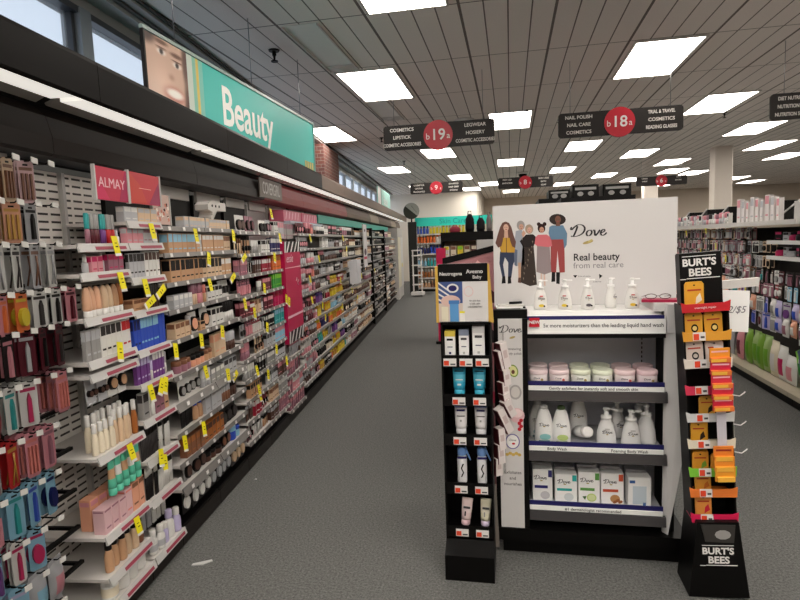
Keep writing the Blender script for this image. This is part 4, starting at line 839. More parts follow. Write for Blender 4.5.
for k, (z, w) in enumerate(ZS):
    s = part(MB().box(.07, .66, .03, .36, z-.035, z-.004 if k == 0 else z-.019, WP if k == 0 else mat((186, 186, 190), .4)), 'shelf', D)
    if k == 0:
        part(MB().box(.07, .655, .028, .034, z-.014, z+.002, NAVY), 'stop_strip', s); q = part(MB().box(.062, .66, .022, .028, z-.068, z-.014, WP), 'printed_strip', s)
        part(MB().box(.068, .66, .02, .03, z-.098, z-.078, BLACK).box(.062, .66, .018, .03, z-.078, z-.068, WP), 'rail', s)
    else:
        part(MB().box(.07, .66, .028, .034, z-.017, z+.004, NAVY), 'stop_strip', s); q = part(MB().box(.072, .657, .022, .028, z-.038, z-.017, WP), 'printed_strip', s)
        part(MB().prism([(.018, z-.042), (.03, z-.038), (.03, z-.09), (.012, z-.085)], .066, .67, BRK, 'x'), 'rail', s)
    m = MB()
    if k == 0:
        m.text(stxt[0][0][0], .0245, .14, z-.041, .0215, INK, align='LEFT', off=.0002, sx=.93); part(m, 'lettering', q)
        m = MB().box(.078, .124, .016, .0215, z-.045, z-.004, RED); m.text('NEW', .02, .101, z-.024, .0155, WHITE, off=.0006); part(m, 'new_badge', s, 'red square badge reading NEW')
    else:
        for t_, fx, al in stxt[k]: m.text(t_, .019, .072+.585*fx*.9+.02, z-.028, .0215, INK, off=.0002)
        part(m, 'lettering', q)
m = MB().box(.07, .66, .10, .325, 1.131, 1.150, WP).box(.665, .735, .02, .06, 1.06, 1.185, PW).box(.62, .735, .06, .325, 1.15, 1.185, PW); part(m, 'top_tray', D)
# poster board
BW = .885; P_ = thing('poster_board', 'large white poster board with five printed women standing', 'poster', (-.085, 2.90, 1.15)); 
part(MB().prism([(0, 0), (.868, -.002), (.868, .512), (0, .508)], 0, .012, PW), 'board', P_)
def pm(x, y):
    px = 490+x/4; py = 190+y/4; return ((px-492)/188.5*BW, .509-(py-(207-.064*(px-492)))/(99+(px-492)*.037)*.505)
LY = [0]
def poly(m, pts, c, sm=0):
    LY[0] += 1; yo = -.0004-.00006*LY[0]; m.prism([pm(*p) for p in pts], yo, -.0001, mat(c, .55), 'y')
def oval(m, x, y, rx, ry, c):
    poly(m, [(x+rx*math.cos(t), y+ry*math.sin(t)) for t in [2*math.pi*i/16 for i in range(16)]], c)
def facep(m, x, y, r, skin, lip=(150, 60, 60)):
    oval(m, x, y, r*.8, r, skin); oval(m, x-r*.3, y-r*.1, r*.12, r*.08, (40, 25, 20)); oval(m, x+r*.3, y-r*.1, r*.12, r*.08, (40, 25, 20)); oval(m, x, y+r*.5, r*.28, r*.1, lip)
def figure(lb, fn):
    m = MB(); LY[0] = 0; fn(m); part(m, 'printed_figure', P_, lb)
def w2(m):
    poly(m, [(104, 165), (130, 158), (140, 200), (138, 300), (100, 305), (96, 220)], (150, 155, 165)); poly(m, [(112, 290), (124, 290), (122, 365), (112, 365)], (190, 150, 125)); oval(m, 125, 142, 17, 19, (150, 145, 142)); facep(m, 127, 148, 12, (196, 150, 128)); poly(m, [(128, 175), (136, 160), (146, 172), (134, 190)], (196, 150, 128))
def w1(m):
    poly(m, [(46, 230), (96, 230), (98, 280), (90, 300), (82, 352), (68, 352), (70, 290), (56, 270), (48, 300), (56, 352), (44, 352), (32, 295), (36, 250)], (42, 52, 78)); poly(m, [(44, 346), (56, 346), (58, 374), (40, 376)], (26, 24, 26)); poly(m, [(68, 346), (80, 346), (82, 374), (66, 376)], (26, 24, 26))
    poly(m, [(94, 235), (110, 240), (106, 305), (96, 300)], (92, 100, 122)); poly(m, [(36, 190), (92, 190), (100, 226), (98, 250), (40, 250), (34, 226)], (186, 140, 40))
    poly(m, [(62, 128), (76, 133), (86, 150), (94, 180), (104, 208), (100, 232), (88, 226), (78, 200), (50, 200), (42, 226), (28, 232), (17, 214), (26, 184), (38, 150), (48, 133)], (98, 62, 52)); poly(m, [(56, 160), (70, 160), (72, 196), (54, 196)], (196, 155, 135)); poly(m, [(50, 192), (78, 192), (84, 250), (44, 250)], (190, 144, 44)); poly(m, [(62, 192), (65, 192), (65, 250), (62, 250)], (80, 62, 30)); facep(m, 63, 152, 14, (205, 165, 145))
def w3(m):
    poly(m, [(132, 225), (178, 225), (190, 378), (160, 384), (118, 368)], (62, 54, 50)); poly(m, [(146, 178), (176, 176), (192, 190), (176, 228), (134, 228), (120, 205)], (44, 38, 38)); 
    for i in range(14): x = 128+(i*37 % 54); y = 190+(i*53 % 180); poly(m, [(x, y), (x+5, y+2), (x+3, y+12)], (120, 108, 96))
    oval(m, 160, 156, 17, 19, (160, 140, 120)); facep(m, 161, 160, 12, (205, 160, 140), (170, 50, 60)); poly(m, [(112, 350), (122, 350), (122, 372), (110, 370)], (90, 60, 50))
def w4(m):
    poly(m, [(206, 320), (212, 320), (211, 378), (205, 380)], (210, 180, 165)); poly(m, [(218, 320), (224, 320), (226, 382), (218, 380)], (210, 180, 165)); poly(m, [(192, 218), (244, 218), (250, 326), (222, 336), (188, 326)], (140, 126, 128))
    poly(m, [(196, 178), (232, 176), (250, 188), (254, 222), (238, 226), (192, 222), (182, 215), (186, 188)], (205, 104, 112)); oval(m, 211, 152, 16, 18, (48, 30, 28)); oval(m, 200, 136, 8, 8, (48, 30, 28)); oval(m, 224, 135, 8, 8, (48, 30, 28)); facep(m, 212, 158, 12, (190, 140, 118))
def w5(m):
    poly(m, [(248, 190), (304, 190), (306, 326), (284, 328), (276, 240), (270, 328), (248, 326)], (150, 62, 62)); poly(m, [(252, 326), (266, 326), (266, 364), (250, 366)], (26, 24, 26)); poly(m, [(270, 326), (286, 326), (284, 374), (270, 372)], (26, 24, 26))
    poly(m, [(254, 140), (300, 138), (316, 170), (314, 215), (304, 232), (300, 194), (248, 196), (240, 170), (244, 146)], (92, 124, 150)); oval(m, 277, 116, 34, 22, (52, 44, 42)); facep(m, 279, 116, 15, (110, 72, 56)); poly(m, [(272, 128), (286, 128), (288, 142), (270, 142)], (110, 72, 56))
for i, (fn, lb) in enumerate(((w2, 'printed woman in grey dress'), (w1, 'printed woman in yellow jacket and jeans'), (w3, 'printed woman in dark patterned dress'), (w4, 'printed woman in pink top'), (w5, 'printed woman in blue top with wide dark hair'))): figure(lb, fn)
m = MB(); X, Z = pm(402, 156); dove(m, .058, X, Z, -.001, mat((48, 46, 50), .5)); X, Z = pm(400, 204); m.ell(X, Z, .026, .007, -.001, -.0001, GOLD, 12, .25).ell(X+.01, Z+.006, .014, .005, -.0012, -.0001, mat((190, 175, 110), .5), 10, .6)
X, Z = pm(340, 267); m.text('Real beauty', .050, X, Z, -.001, mat((40, 38, 42), .5), align='LEFT', off=.0006, sx=.93); X, Z = pm(340, 300); m.text('from real care', .041, X, Z, -.001, mat((130, 128, 132), .5), align='LEFT')
X, Z = pm(348, 342); m.prism([(X-.01, Z+.006), (X+.01, Z+.006), (X, Z-.008)], -.001, -.0001, BLACK); m.text('Dove self esteem', .0085, X+.014, Z, -.001, INK, align='LEFT'); X, Z = pm(446, 340); m.prism([(X-.002, Z+.012), (X+.014, Z+.002), (X, Z-.012)], -.001, -.0001, BLACK); X, Z = pm(436, 362); m.text('cruelty free', .0085, X, Z, -.001, INK); part(m, 'lettering', P_)
part(MB().box(0, .868, -.004, -.0002, -.004, .004, LGREY), 'lower_lip', P_)
# text helper prints for packages
def pk_text(parent, t, size, x, z, y, col=INK, shear=.2, off=.0003, name='lettering'): return part(MB().text(t, size, x, z, y, col, shear=shear, off=off), name, parent)
def pump(x, y, z, h, w, label, col, acc, cat='soap dispenser', turn=0.):
    t = thing('pump_bottle', label, cat, (x, y, z), turn, 'foaming pump bottles'); W_ = c_(col)
    part(MB().lathe([(w*.44, 0), (w*.5, h*.03), (w*.5, h*.12), (w*.46, h*.35), (w*.36, h*.55), (w*.26, h*.66), (w*.26, h*.7)], W_, sy=.72, seg=20), 'body', t)
    part(MB().lathe([(w*.25, h*.70), (w*.28, h*.71), (w*.28, h*.78), (w*.12, h*.79), (w*.11, h*.93)], WP, seg=16), 'collar', t)
    part(MB().lathe([(w*.14, h*.93), (w*.17, h*.94), (w*.16, h*.99), (w*.1, h)], WP, seg=14).cbox(0, w*.52, -w*.07, w*.07, h*.945, h*.985, WP, .002), 'pump_head', t)
    yy = -w*.5*.72-.0012
    m = dove(MB(), w*.17, 0, h*.38, yy+.002, INK); m.ell(0, h*.31, w*.06, h*.012, yy+.001, yy+.0035, GOLD, 8)
    if acc: m.ell(0, h*.14, w*.2, h*.05, yy, yy+.004, mat(acc, .5), 10); m.ell(w*.2, h*.12, w*.07, h*.03, yy-.0004, yy+.004, BLACK, 8)
    m.box(-w*.12, w*.12, yy+.0018, yy+.004, h*.44, h*.47, RED if acc else LGREY); part(m, 'printed_label', t); return t
for i, (px, ac) in enumerate(((541, (220, 190, 60)), (565, (225, 195, 60)), (587, (90, 84, 90)), (610, None), (629, (230, 190, 60)))):
    x = .137+(px-541)*.00469; pump(x, 2.74+(.03 if i == 3 else 0), 1.151, .142, .064, '%s white pump bottle from the left on top of the white display' % nth(i), (228, 226, 222), ac, turn=(.15, -.2, .1, .9, 0)[i])
# shelf 2 : lidded jars
JC = [('pink','pink'),('white','pink'),('cream','lime'),('cream','lime'),('pink','salmon'),('pink','salmon')]
jc = {0: ((240,230,230),(236,214,216)), 1: ((240,226,226),(236,212,214)), 2: ((238,239,230),(226,230,206)), 3: ((238,239,230),(226,231,208)), 4: ((240,226,226),(236,208,210)), 5: ((240,224,226),(236,204,208))}
for r_ in range(2):
    for i in range(6):
        x = .118+i*.0965; bc, lc = jc[i]; pos = ('front row', 'back row')[r_]
        t = thing('body_scrub_jar', '%s lidded jar, %s from the left in the %s of jars' % ('pale green' if i in (2, 3) else 'pale pink', nth(i), pos), 'jar', (x+.004*r_, 2.665+.105*r_, .8135), 0, 'jars on the white display')
        part(MB().lathe([(.04, 0), (.0435, .003), (.0435, .042), (.041, .046)], c_(bc), seg=24), 'body', t); part(MB().lathe([(.0445, .045), (.0455, .047), (.0455, .062), (.042, .066)], c_(lc), seg=24), 'lid', t)
        if r_ == 0:
            m = MB().text('Dove', .013, -.008, .03, -.0445, INK, shear=.2); m.box(-.02, .004, -.0446, -.043, .016, .018, INK).box(-.02, .0, -.0446, -.043, .011, .013, INK); m.ell(.016, .022, .006, .007, -.0446, -.041, mat((200, 90, 80), .5) if i in (1, 4) else GOLD, 8); part(m, 'printed_label', t)
# shelf 3 : body wash
def wash(x, y, z, label, acc, cap, h=.178, lean=0., w=.084):
    t = thing('body_wash_bottle', label, 'bottle', (x, y, z), 0, 'body wash bottles', (0, lean, 0))
    part(MB().lathe([(w*.42, 0), (w*.5, h*.03), (w*.52, h*.2), (w*.5, h*.45), (w*.38, h*.72), (w*.27, h*.86), (w*.2, h*.9)], WP, sy=.6, seg=22), 'body', t)
    part(MB().lathe([(w*.2, h*.9), (w*.22, h*.91), (w*.2, h*.98), (w*.12, h)], cap, sy=.8, seg=14), 'cap', t)
    yy = -w*.5*.6-.001; m = dove(MB(), w*.19, 0, h*.5, yy+.002, INK); m.ell(0, h*.45, w*.08, .0022, yy, yy+.003, GOLD, 8)
    m.ell(w*.05, h*.17, w*.3, h*.08, yy-.001, yy+.004, mat(acc, .5), 14); m.box(-w*.3, w*.3, yy-.0006, yy+.004, h*.02, h*.07, mat(tuple(int(q*.7) for q in acc), .5)); part(m, 'printed_label', t)
wash(.117, 2.735, .5265, 'white body wash bottle partly hidden at the left end of third shelf', (150, 190, 200), WP)
wash(.143, 2.665, .5265, 'white body wash bottle with blue green picture at left of third shelf', (140, 195, 195), WP)
wash(.222, 2.66, .5265, 'white body wash bottle with green cap and cucumber picture', (190, 210, 130), mat((70, 90, 50), .4))
wash(.315, 2.80, .5265, 'white body wash bottle standing at the back behind the fallen bottle', (200, 195, 200), WP, .19)
t = thing('body_wash_bottle', 'white body wash bottle lying on its back with its cap facing out', 'bottle', (.325, 2.685, .572), 0, None, (HP-.3, 0, .25)); w = .07; h = .15
part(MB().lathe([(w*.42, -.06), (w*.5, -.05), (w*.5, .0), (w*.4, .03)], WP, sy=.8, seg=20), 'body', t); part(MB().lathe([(w*.38, .03), (w*.4, .032), (w*.38, .055), (w*.3, .06)], WHITE, seg=18), 'cap', t)
for i, (x, y, lb, ac, h) in enumerate(((.424, 2.66, 'first foaming pump bottle right of the fallen bottle', None, .172), (.532, 2.655, 'white foaming pump bottle in the right front of third shelf', None, .165), (.605, 2.69, 'rightmost pump bottle of third shelf with olive band', (150, 160, 70), .185), (.49, 2.76, 'pump bottle at the back between two front pump bottles', None, .178), (.60, 2.80, 'pump bottle at the back right of third shelf', None, .18))):
    pump(x, y, .5265, h, .088, lb, (226, 225, 224), ac, 'soap dispenser', (0, .1, 2.6, .4, .3)[i])
# shelf 4 : soap cartons
for i, (x, acc, lb, wide, pic) in enumerate(((.118, (40, 40, 110), 'soap carton with navy band and blue corner at the left end', .09, (200, 196, 200)), (.226, (40, 165, 160), 'soap carton with turquoise band and corner, second from left', .10, (210, 215, 215)), (.330, (90, 150, 70), 'soap carton with green band and cucumber slice picture', .095, (190, 210, 120)), (.434, (190, 80, 50), 'soap carton with rust band and almond picture', .10, (190, 140, 90)), (.552, (90, 150, 190), 'plain pale soap carton with small blue squares at the right end', .10, None))):
    h = (.155, .135, .150, .148, .138)[i]; x += .008; t = thing('soap_carton', lb, 'carton', (x+.008, 2.648 if i != 4 else 2.64, .2375), (.0, .02, -.02, .03, .05)[i], 'soap cartons on the lowest display shelf')
    part(MB().box(-wide/2, wide/2, 0, .06, 0, h, WP), 'carton', t); m = MB()
    if i < 4:
        dove(m, .02, -.01, h*.75, -.0008, INK); m.ell(-.006, h*.64, .007, .0025, -.0008, -.0001, GOLD, 8); m.box(-wide*.42, wide*.26, -.0009, -.0001, h*.40, h*.49, mat(acc, .5)); m.box(wide*.28, wide*.48, -.0009, -.0001, h*.76, h*.98, mat(acc, .5)); m.ell(wide*.12, h*.18, .022, .02, -.0008, -.0001, mat(pic, .5), 14)
        if i == 2: m.ell(wide*.12, h*.18, .017, .015, -.0012, -.0001, mat((215, 225, 165), .5), 14); m.prism([(-.03, .03), (-.012, .034), (-.018, .014)], -.001, -.0001, mat((60, 100, 50), .5))
        if i == 3:
            for q in range(3): m.ell(wide*(.12+.12*q), h*(.08+.05*(q % 2)), .011, .007, -.0014, -.0001, mat((150, 90, 50), .5), 10, .5)
    else:
        m.box(-wide*.44, -wide*.2, -.0009, -.0001, h*.8, h*.9, mat((60, 100, 160), .5)); m.box(wide*.15, wide*.28, -.0009, -.0001, h*.02, h*.14, mat((60, 100, 160), .5)); m.box(-wide*.3, wide*.3, -.0009, -.0001, h*.08, h*.7, mat((200, 212, 220), .5))
    part(m, 'print', t)
    t2 = thing('soap_carton', 'soap carton standing behind the %s front carton from the left' % nth(i), 'carton', (x+.006, 2.715, .2375), 0, 'soap cartons behind'); part(MB().box(-.045, .045, 0, .06, 0, h*1.05, mat((190, 188, 190), .5)), 'carton', t2)
# odds on the top tray
single(MB().cbox(-.06, .06, -.03, .03, 0, .008, WP, .004).cbox(-.05, .065, -.025, .03, .008, .016, OFFW, .004), 'paper_stack', 'white folded papers lying on the left end of the display top', 'paper', (-.01, 2.66, 1.1705), .1)
single(MB().tube([(-.03, 0, .006), (.03, .008, .006)], .006, BLACK, 8), 'marker_pen', 'black marker pen lying on the white papers', 'pen', (.02, 2.66, 1.1875), .2)
single(MB().prism([(-.085, -.03), (.095, -.05), (.10, .03), (-.06, .05)], 0, .012, mat((170, 30, 70), .4), 'z'), 'pink_folder', 'dark pink folder lying on the right end of the display top', 'folder', (.66, 2.70, 1.1855))
t = thing('eyeglasses', 'dark red framed eyeglasses lying on the pink folder', 'eyeglasses', (.65, 2.69, 1.1982))
for s in (-1, 1): part(MB().tube([(s*.03+.024*math.cos(q), 0, .012+.011*math.sin(q)) for q in [math.pi*2*i/12 for i in range(13)]], .0018, mat((70, 14, 24), .3), 5), 'rim', t); part(MB().tube([(s*.054, 0, .016), (s*.05, .09, .002)], .0016, mat((70, 14, 24), .3), 5), 'temple', t)
part(MB().tube([(-.006, 0, .014), (.006, 0, .014)], .0015, mat((70, 14, 24), .3), 5), 'bridge', t)
# leaning slim cartons clipped to the left wing
for i, (x, z, r_, h) in enumerate(((-.026, 1.0, -.22, .12), (-.034, .965, -.25, .12), (-.02, .90, -.12, .07), (-.026, .845, -.10, .07), (-.018, .79, -.22, .075), (-.006, .755, -.5, .085), (-.028, .70, -.45, .13), (-.046, .62, -.08, .10), (-.05, .55, -.05, .09), (-.062, .49, .02, .08))):
    t = thing('slim_carton', 'white fronted maroon sided slim carton, %s from the top on the clip strip' % nth(i), 'carton', (x-.014, 2.508-.003*i, z-.03), 0, 'slim cartons clipped beside the display', (0, r_, .62))
    part(MB().box(-.004, .032, 0, .04, -h/2, h/2, CREAM if False else mat((222, 212, 210), .5)), 'front', t); part(MB().box(-.0055, -.004, -.0005, .0405, -h/2, h/2, mat((84, 30, 36), .5)), 'side', t, 'maroon side face'); part(MB().box(.004, .024, -.0008, -.0001, -h*.1, h*.2, mat((200, 180, 178), .5)), 'print', t)
single(MB().box(-.004, .004, 0, .003, .40, 1.08, CLEAR), 'clip_strip', 'clear clip strip holding the slim cartons', 'clip strip', (-.04, 2.561, 0))
single(MB().prism([(-.018, 0), (.014, 0), (.004, .30), (-.016, .30)], 0, .006, mat((120, 112, 106), .8)), 'cardboard_strip', 'bare grey brown cardboard strip leaning beside the display base', 'cardboard', (-.085, 2.50, .07))

# ---------------------------------------------------------------- narrow tower left of the display
T1 = thing('skincare_tower', 'slim black cardboard tower with skin care tubes and boxes', 'display stand', (-.197, 2.40, 0))
part(MB().prism([(-.075, 0), (-.075, .115), (-.055, .125), (.0, .155), (.17, .155), (.17, 0)], -.108, .108, BLACK, 'x'), 'base', T1)
part(MB().box(-.100, .100, .15, .16, .155, 1.14, BLACK), 'back_panel', T1)
part(MB().box(-.108, -.100, .0, .16, .155, 1.14, BLACK), 'side_panel', T1); part(MB().box(.100, .108, .0, .16, .155, 1.14, BLACK), 'side_panel', T1)
part(MB().box(-.108, .108, .0, .16, 1.13, 1.145, BLACK), 'top_panel', T1)
TG = mat((220, 70, 40), .5)
for k, z in enumerate((.985, .812, .632, .408, .206)):
    s = part(MB().box(-.1, .1, .004, .15, z-.006, z, BLACK).box(-.104, .104, -.004, .004, z-.042, z+.012, BLACK), 'tray', T1)
    for q, x in enumerate((-.07, 0, .07) if k == 0 else (-.035, .055)):
        part(MB().box(x-.028, x+.028, -.0055, -.0042, z-.036, z-.002, WHITE).box(x-.026, x-.004, -.0062, -.0055, z-.033, z-.012, TG).box(x+.002, x+.024, -.0062, -.0055, z-.03, z-.024, INK), 'price_ticket', s, 'white and orange price ticket')
m = MB().box(-.112, .100, .0, .01, 1.142, 1.395, PW); H1 = part(m, 'header_card', T1)
m = MB().box(-.112, .100, -.0008, -.0001, 1.318, 1.395, BLACK); m.text('Neutrogena', .021, -.057, 1.352, -.0012, WHITE, off=.0002, sx=.95); m.text('Aveeno', .024, .045, 1.36, -.0012, WHITE, off=.0002, sx=.95); m.text('Baby', .02, .055, 1.336, -.0012, WHITE)
m.box(-.112, -.008, -.0008, -.0001, 1.225, 1.318, mat((60, 80, 130), .5))
for i in range(4): m.prism([(-.112, 1.31-.024*i), (-.06, 1.27-.02*i), (-.06, 1.278-.02*i), (-.112, 1.318-.024*i)], -.0012, -.0001, WHITE)
m.ell(-.05, 1.29, .026, .02, -.0016, -.0001, WHITE, 16).ell(-.05, 1.29, .018, .013, -.002, -.0001, NAVY, 14).ell(-.06, 1.235, .042, .025, -.0018, -.0001, mat((214, 180, 170), .5), 18)
m.box(-.112, -.008, -.0009, -.0001, 1.144, 1.225, mat((206, 190, 178), .5)); m.box(-.064, -.026, -.0024, -.0001, 1.145, 1.235, mat((90, 150, 205), .5)).box(-.068, -.022, -.0026, -.0001, 1.222, 1.238, mat((70, 120, 180), .5)).box(-.10, -.072, -.0024, -.0001, 1.146, 1.21, mat((222, 214, 190), .5)).box(-.022, .0, -.0024, -.0001, 1.146, 1.19, mat((230, 226, 220), .5)).box(-.022, .0, -.0026, -.0001, 1.182, 1.19, YEL)
m.ell(.018, 1.275, .020, .022, -.0009, -.0001, mat((225, 170, 165), .5), 16).ell(.018, 1.275, .018, .02, -.0012, -.0001, PW, 16)
for i, s in enumerate(('for skin that', 'is soft, calm', 'and moisturized')): m.text(s, .0095, .044, 1.235-.013*i, -.0012, INK)
part(m, 'print', H1); part(MB().box(-.124, -.112, .0, .02, 1.14, 1.385, mat((200, 160, 70), .5)), 'yellow_edge', H1); part(MB().prism([(.1, 1.14), (.122, 1.14), (.106, 1.39), (.1, 1.39)], 0, .02, mat((200, 160, 70), .5)), 'yellow_edge', H1)
# its products
def lab(t, items):
    m = MB()
    for it in items:
        if it[0] == 't': m.text(it[1], it[2], it[3], it[4], it[5], it[6] if len(it) > 6 else INK, off=.0003)
        else: m.box(*it[1:])
    part(m, 'printed_label', t)
for i, (x, w, h, c, tp, lb) in enumerate(((-.268, .045, .115, 'white', (225, 200, 80), 'white carton with yellow top at left of the top tower tray'), (-.207, .042, .12, 'white', (130, 140, 160), 'white carton with slate top in the middle of top tower tray'), (-.143, .052, .135, 'white', (222, 220, 220), 'plain white carton at right of the top tower tray'))):
    t = thing('lotion_carton', lb, 'carton', (x, 2.445, .9855)); part(MB().box(-w/2, w/2, -.02, .02, 0, h, WP), 'carton', t); part(MB().box(-w/2-.0003, w/2+.0003, -.0205, .0203, h*.78, h+.0004, mat(tp, .5)), 'top_band', t)
    lab(t, [('b', -w*.3, w*.3, -.0215, -.0206, h*.62, h*.7, BLACK if i == 0 else INK), ('b', -w*.25, w*.25, -.0215, -.0206, h*.36, h*.39, NAVY), ('b', -w*.1, w*.1, -.0215, -.0206, h*.1, h*.18, NAVY if i == 0 else LGREY)])
for i in range(2):
    x = -.232+i*.089; t = place('tube', (.058, .125, (50, 160, 195), (60, 170, 200), (90, 185, 210)), 'bright blue squeeze tube on the second tower tray, %s one' % ('left', 'right')[i], (x, 2.44, .8125), .05-.1*i, True, 'blue tubes on the tower')
    lab(t, [('b', -.016, .016, -.0205, -.017, .068, .072, WHITE), ('b', -.02, .02, -.012, -.0075, .105, .109, BLACK), ('b', -.008, .008, -.0215, -.018, .045, .052, WHITE)])
    t = place('tube', (.058, .138, (226, 222, 224), (214, 214, 218), (228, 224, 226)), 'white squeeze tube with lilac crimp on the third tower tray, %s one' % ('left', 'right')[i], (x+.003, 2.44, .6325), .04-.1*i, True, 'white tubes on the tower')
    lab(t, [('b', -.027, .027, -.0102, -.0065, .122, .136, mat((130, 140, 200), .5)), ('b', -.018, .018, -.0145, -.008, .106, .113, NAVY), ('b', -.018, .018, -.019, -.013, .083, .086, INK), ('b', -.004, .004, -.021, -.015, .06, .068, GREY)])
    t = place('spray', (.044, .165, (228, 228, 230), (110, 150, 210), (228, 228, 230)), 'white spray bottle with blue trigger cap on the fourth tower tray, %s one' % ('left', 'right')[i], (x+.003, 2.44, .4085), .1, True, 'spray bottles on the tower', name='spray_bottle', cat='spray bottle')
    part(MB().box(-.021, .021, -.024, -.02, .115, .124, NAVY).tube([(-.004, -.0225, .03), (.005, -.0225, .05), (-.004, -.0225, .07), (.005, -.0225, .09)], .003, BLACK, 5).prism([(.01, .155), (.036, .10), (.04, .102), (.018, .163)], -.006, .006, mat((110, 150, 210), .4)), 'label_and_trigger', t)
    t = place('tube', (.05, .125, ((232, 206, 204), (222, 216, 190))[i], ((226, 190, 196), (206, 190, 216))[i], ((236, 216, 214), (226, 220, 200))[i]), ('pale pink squeeze tube leaning in the lowest tower tray', 'cream squeeze tube with lilac cap in the lowest tower tray')[i], (x+.012, 2.44, .208), .0, True, None)
    t.rotation_euler = (0, .1-.05*i, 0); lab(t, [('b', -.015, .015, -.017, -.012, .08, .088, INK), ('b', -.008, -.002, -.019, -.013, .045, .065, BLACK if i == 0 else GREY)])
# ---------------------------------------------------------------- right tower with yellow packs
T2 = thing('balm_tower', 'black leaning cardboard tower with coloured trays of yellow packs', 'display stand', (.815, 2.375, .0085), 0, None, (0, math.radians(-3.3), 0))
part(MB().prism([(-.115, 0), (.112, 0), (.082, .32), (-.072, .32)], -.03, .14, BLACK), 'base', T2)
part(MB().box(-.070, .080, .10, .115, .32, 1.40, BLACK), 'back_panel', T2)
part(MB().box(-.082, -.076, .0, .115, .32, 1.20, BLACK), 'side_panel', T2); part(MB().box(.080, .086, .0, .115, .32, 1.20, BLACK), 'side_panel', T2)
part(MB().box(-.072, .082, .05, .098, 1.20, 1.405, BLACK), 'header_card', T2)
def logo(m, s, z, y):
    m.text("BURT'S", .04*s, 0, z+.021*s, y, WHITE, off=.0012*s); m.text('BEES', .042*s, .002, z-.019*s, y, WHITE, off=.0012*s)
    m.box(-.062*s, .062*s, y-.0002, y+.0008, z+.046*s, z+.0485*s, WHITE); m.box(-.072*s, -.05*s, y-.0002, y+.0008, z-.045*s, z-.042*s, WHITE).box(-.048*s, .074*s, y-.0002, y+.0008, z-.043*s, z-.040*s, WHITE)
m = MB(); logo(m, 1.0, 1.345, .0485); part(m, 'header_lettering', T2); m = MB(); logo(m, .95, .178, -.0318); part(m, 'base_lettering', T2)
m = MB().prism([(-.045, .24), (.06, .235), (.068, .31), (-.06, .312)], -.034, -.0305, mat((60, 58, 56), .3)); m.ell(.02, .27, .03, .02, -.0348, -.034, GREY, 10); part(m, 'dark_insert', T2)
trays = [(1.195, (190, 30, 40), 'red'), (1.08, (214, 150, 50), 'yellow'), (.97, (214, 206, 196), 'white'), (.862, (196, 50, 80), 'pink'), (.75, (200, 200, 200), 'clear wire'), (.64, (220, 210, 190), 'cream'), (.522, (120, 190, 60), 'green'), (.435, (225, 120, 50), 'orange'), (.328, (205, 30, 80), 'magenta')]
for k, (z, c, nm) in enumerate(trays):
    M_ = mat(c, .45); m = MB(); 
    m.box(-.078, .082, .0, .095, z-.022, z-.019, M_)
    m.prism([(-.084, z-.022), (.088, z-.022), (.092, z+.02), (.07, z+.012), (-.07, z+.012), (-.088, z+.02)], -.005, .0, M_)
    tr = part(m, 'tray', T2, nm+' tray')
    part(MB().box(-.05, -.004, -.0068, -.0052, z-.02, z+.014, WHITE).box(-.048, -.028, -.0076, -.0068, z-.017, z+.008, TG).box(-.022, -.008, -.0076, -.0068, z-.01, z-.002, INK), 'price_ticket', tr) if k else part(MB().text('overnight repair', .012, .0, z-.004, -.0056, WHITE), 'lettering', tr)
    T2w = T2
def on_t2(x, y, z):
    a = math.radians(-3.3); return (.815+x*math.cos(a)+z*math.sin(a), 2.375+y, .0085-x*math.sin(a)+z*math.cos(a))
def bcard(x, y, z, w, h, c, acc, lb, em=True, grp='packs on the right tower'):
    t = thing('balm_card', lb, 'blister pack', on_t2(x, y, z), 0, grp, (R.uniform(-.04, .04), math.radians(-3.3)+R.uniform(-.03, .03), 0))
    part(MB().prism([(-w/2, 0), (w/2, 0), (w/2, h-.01), (w*.4, h), (-w*.4, h), (-w/2, h-.01)], -.004, .004, mat(c, .5)), 'card', t)
    m = MB(); m.ell(0, h*.88, .004, .003, -.0048, -.004, BLACK, 8)
    if em: m.ell(w*.05, h*.4, w*.2, h*.16, -.005, -.004, BLACK, 12).ell(w*.05, h*.4, w*.13, h*.09, -.0056, -.004, mat(acc, .5), 10)
    else: m.prism([(w*.05, h*.2), (w*.4, h*.35), (w*.3, h*.6), (w*.1, h*.45)], -.005, -.004, mat(acc, .5))
    m.box(-w*.36, w*.36, -.0046, -.004, h*.68, h*.74, mat((180, 60, 30), .5)); part(m, 'print', t)
Yc = (222, 160, 46); Wc = (222, 206, 196)
bcard(-.03, .03, 1.178, .07, .115, Yc, (230, 220, 200), 'single yellow card in the red top tray', False)
for x, s in ((-.037, 'left'), (.038, 'right')):
    bcard(x, .03, 1.063, .066, .105, Yc, (225, 200, 120), 'yellow card with dark emblem on the yellow tray, %s one' % s)
    bcard(x, .03, .953, .066, .10, Wc, (200, 190, 180), 'cream and red card with dark emblem on the white tray, %s one' % s)
bcard(.0, .035, .735, .06, .09, (214, 158, 60), (40, 36, 34), 'yellow card in the wire tray', False)
for q in range(3):
    bcard(-.035+.008*q, .03+.02*q, .623, .06, .095, Yc, (50, 40, 36), 'yellow card with bee picture in the cream tray, %s from front' % nth(q), False)
    bcard(-.035+.006*q, .03+.02*q, .505, .062, .09, (222, 150, 50), (120, 160, 60), 'orange yellow card in the green tray, %s from front' % nth(q), False)
bcard(.035, .03, .505, .062, .08, (226, 150, 60), (110, 170, 60), 'orange card at right of the green tray', False)
bcard(-.028, .03, .418, .062, .085, (224, 158, 60), (200, 110, 40), 'yellow orange card in the orange tray', False); bcard(-.03, .03, .311, .062, .10, (226, 150, 70), (200, 30, 60), 'orange card with red fruit in the magenta tray', False)
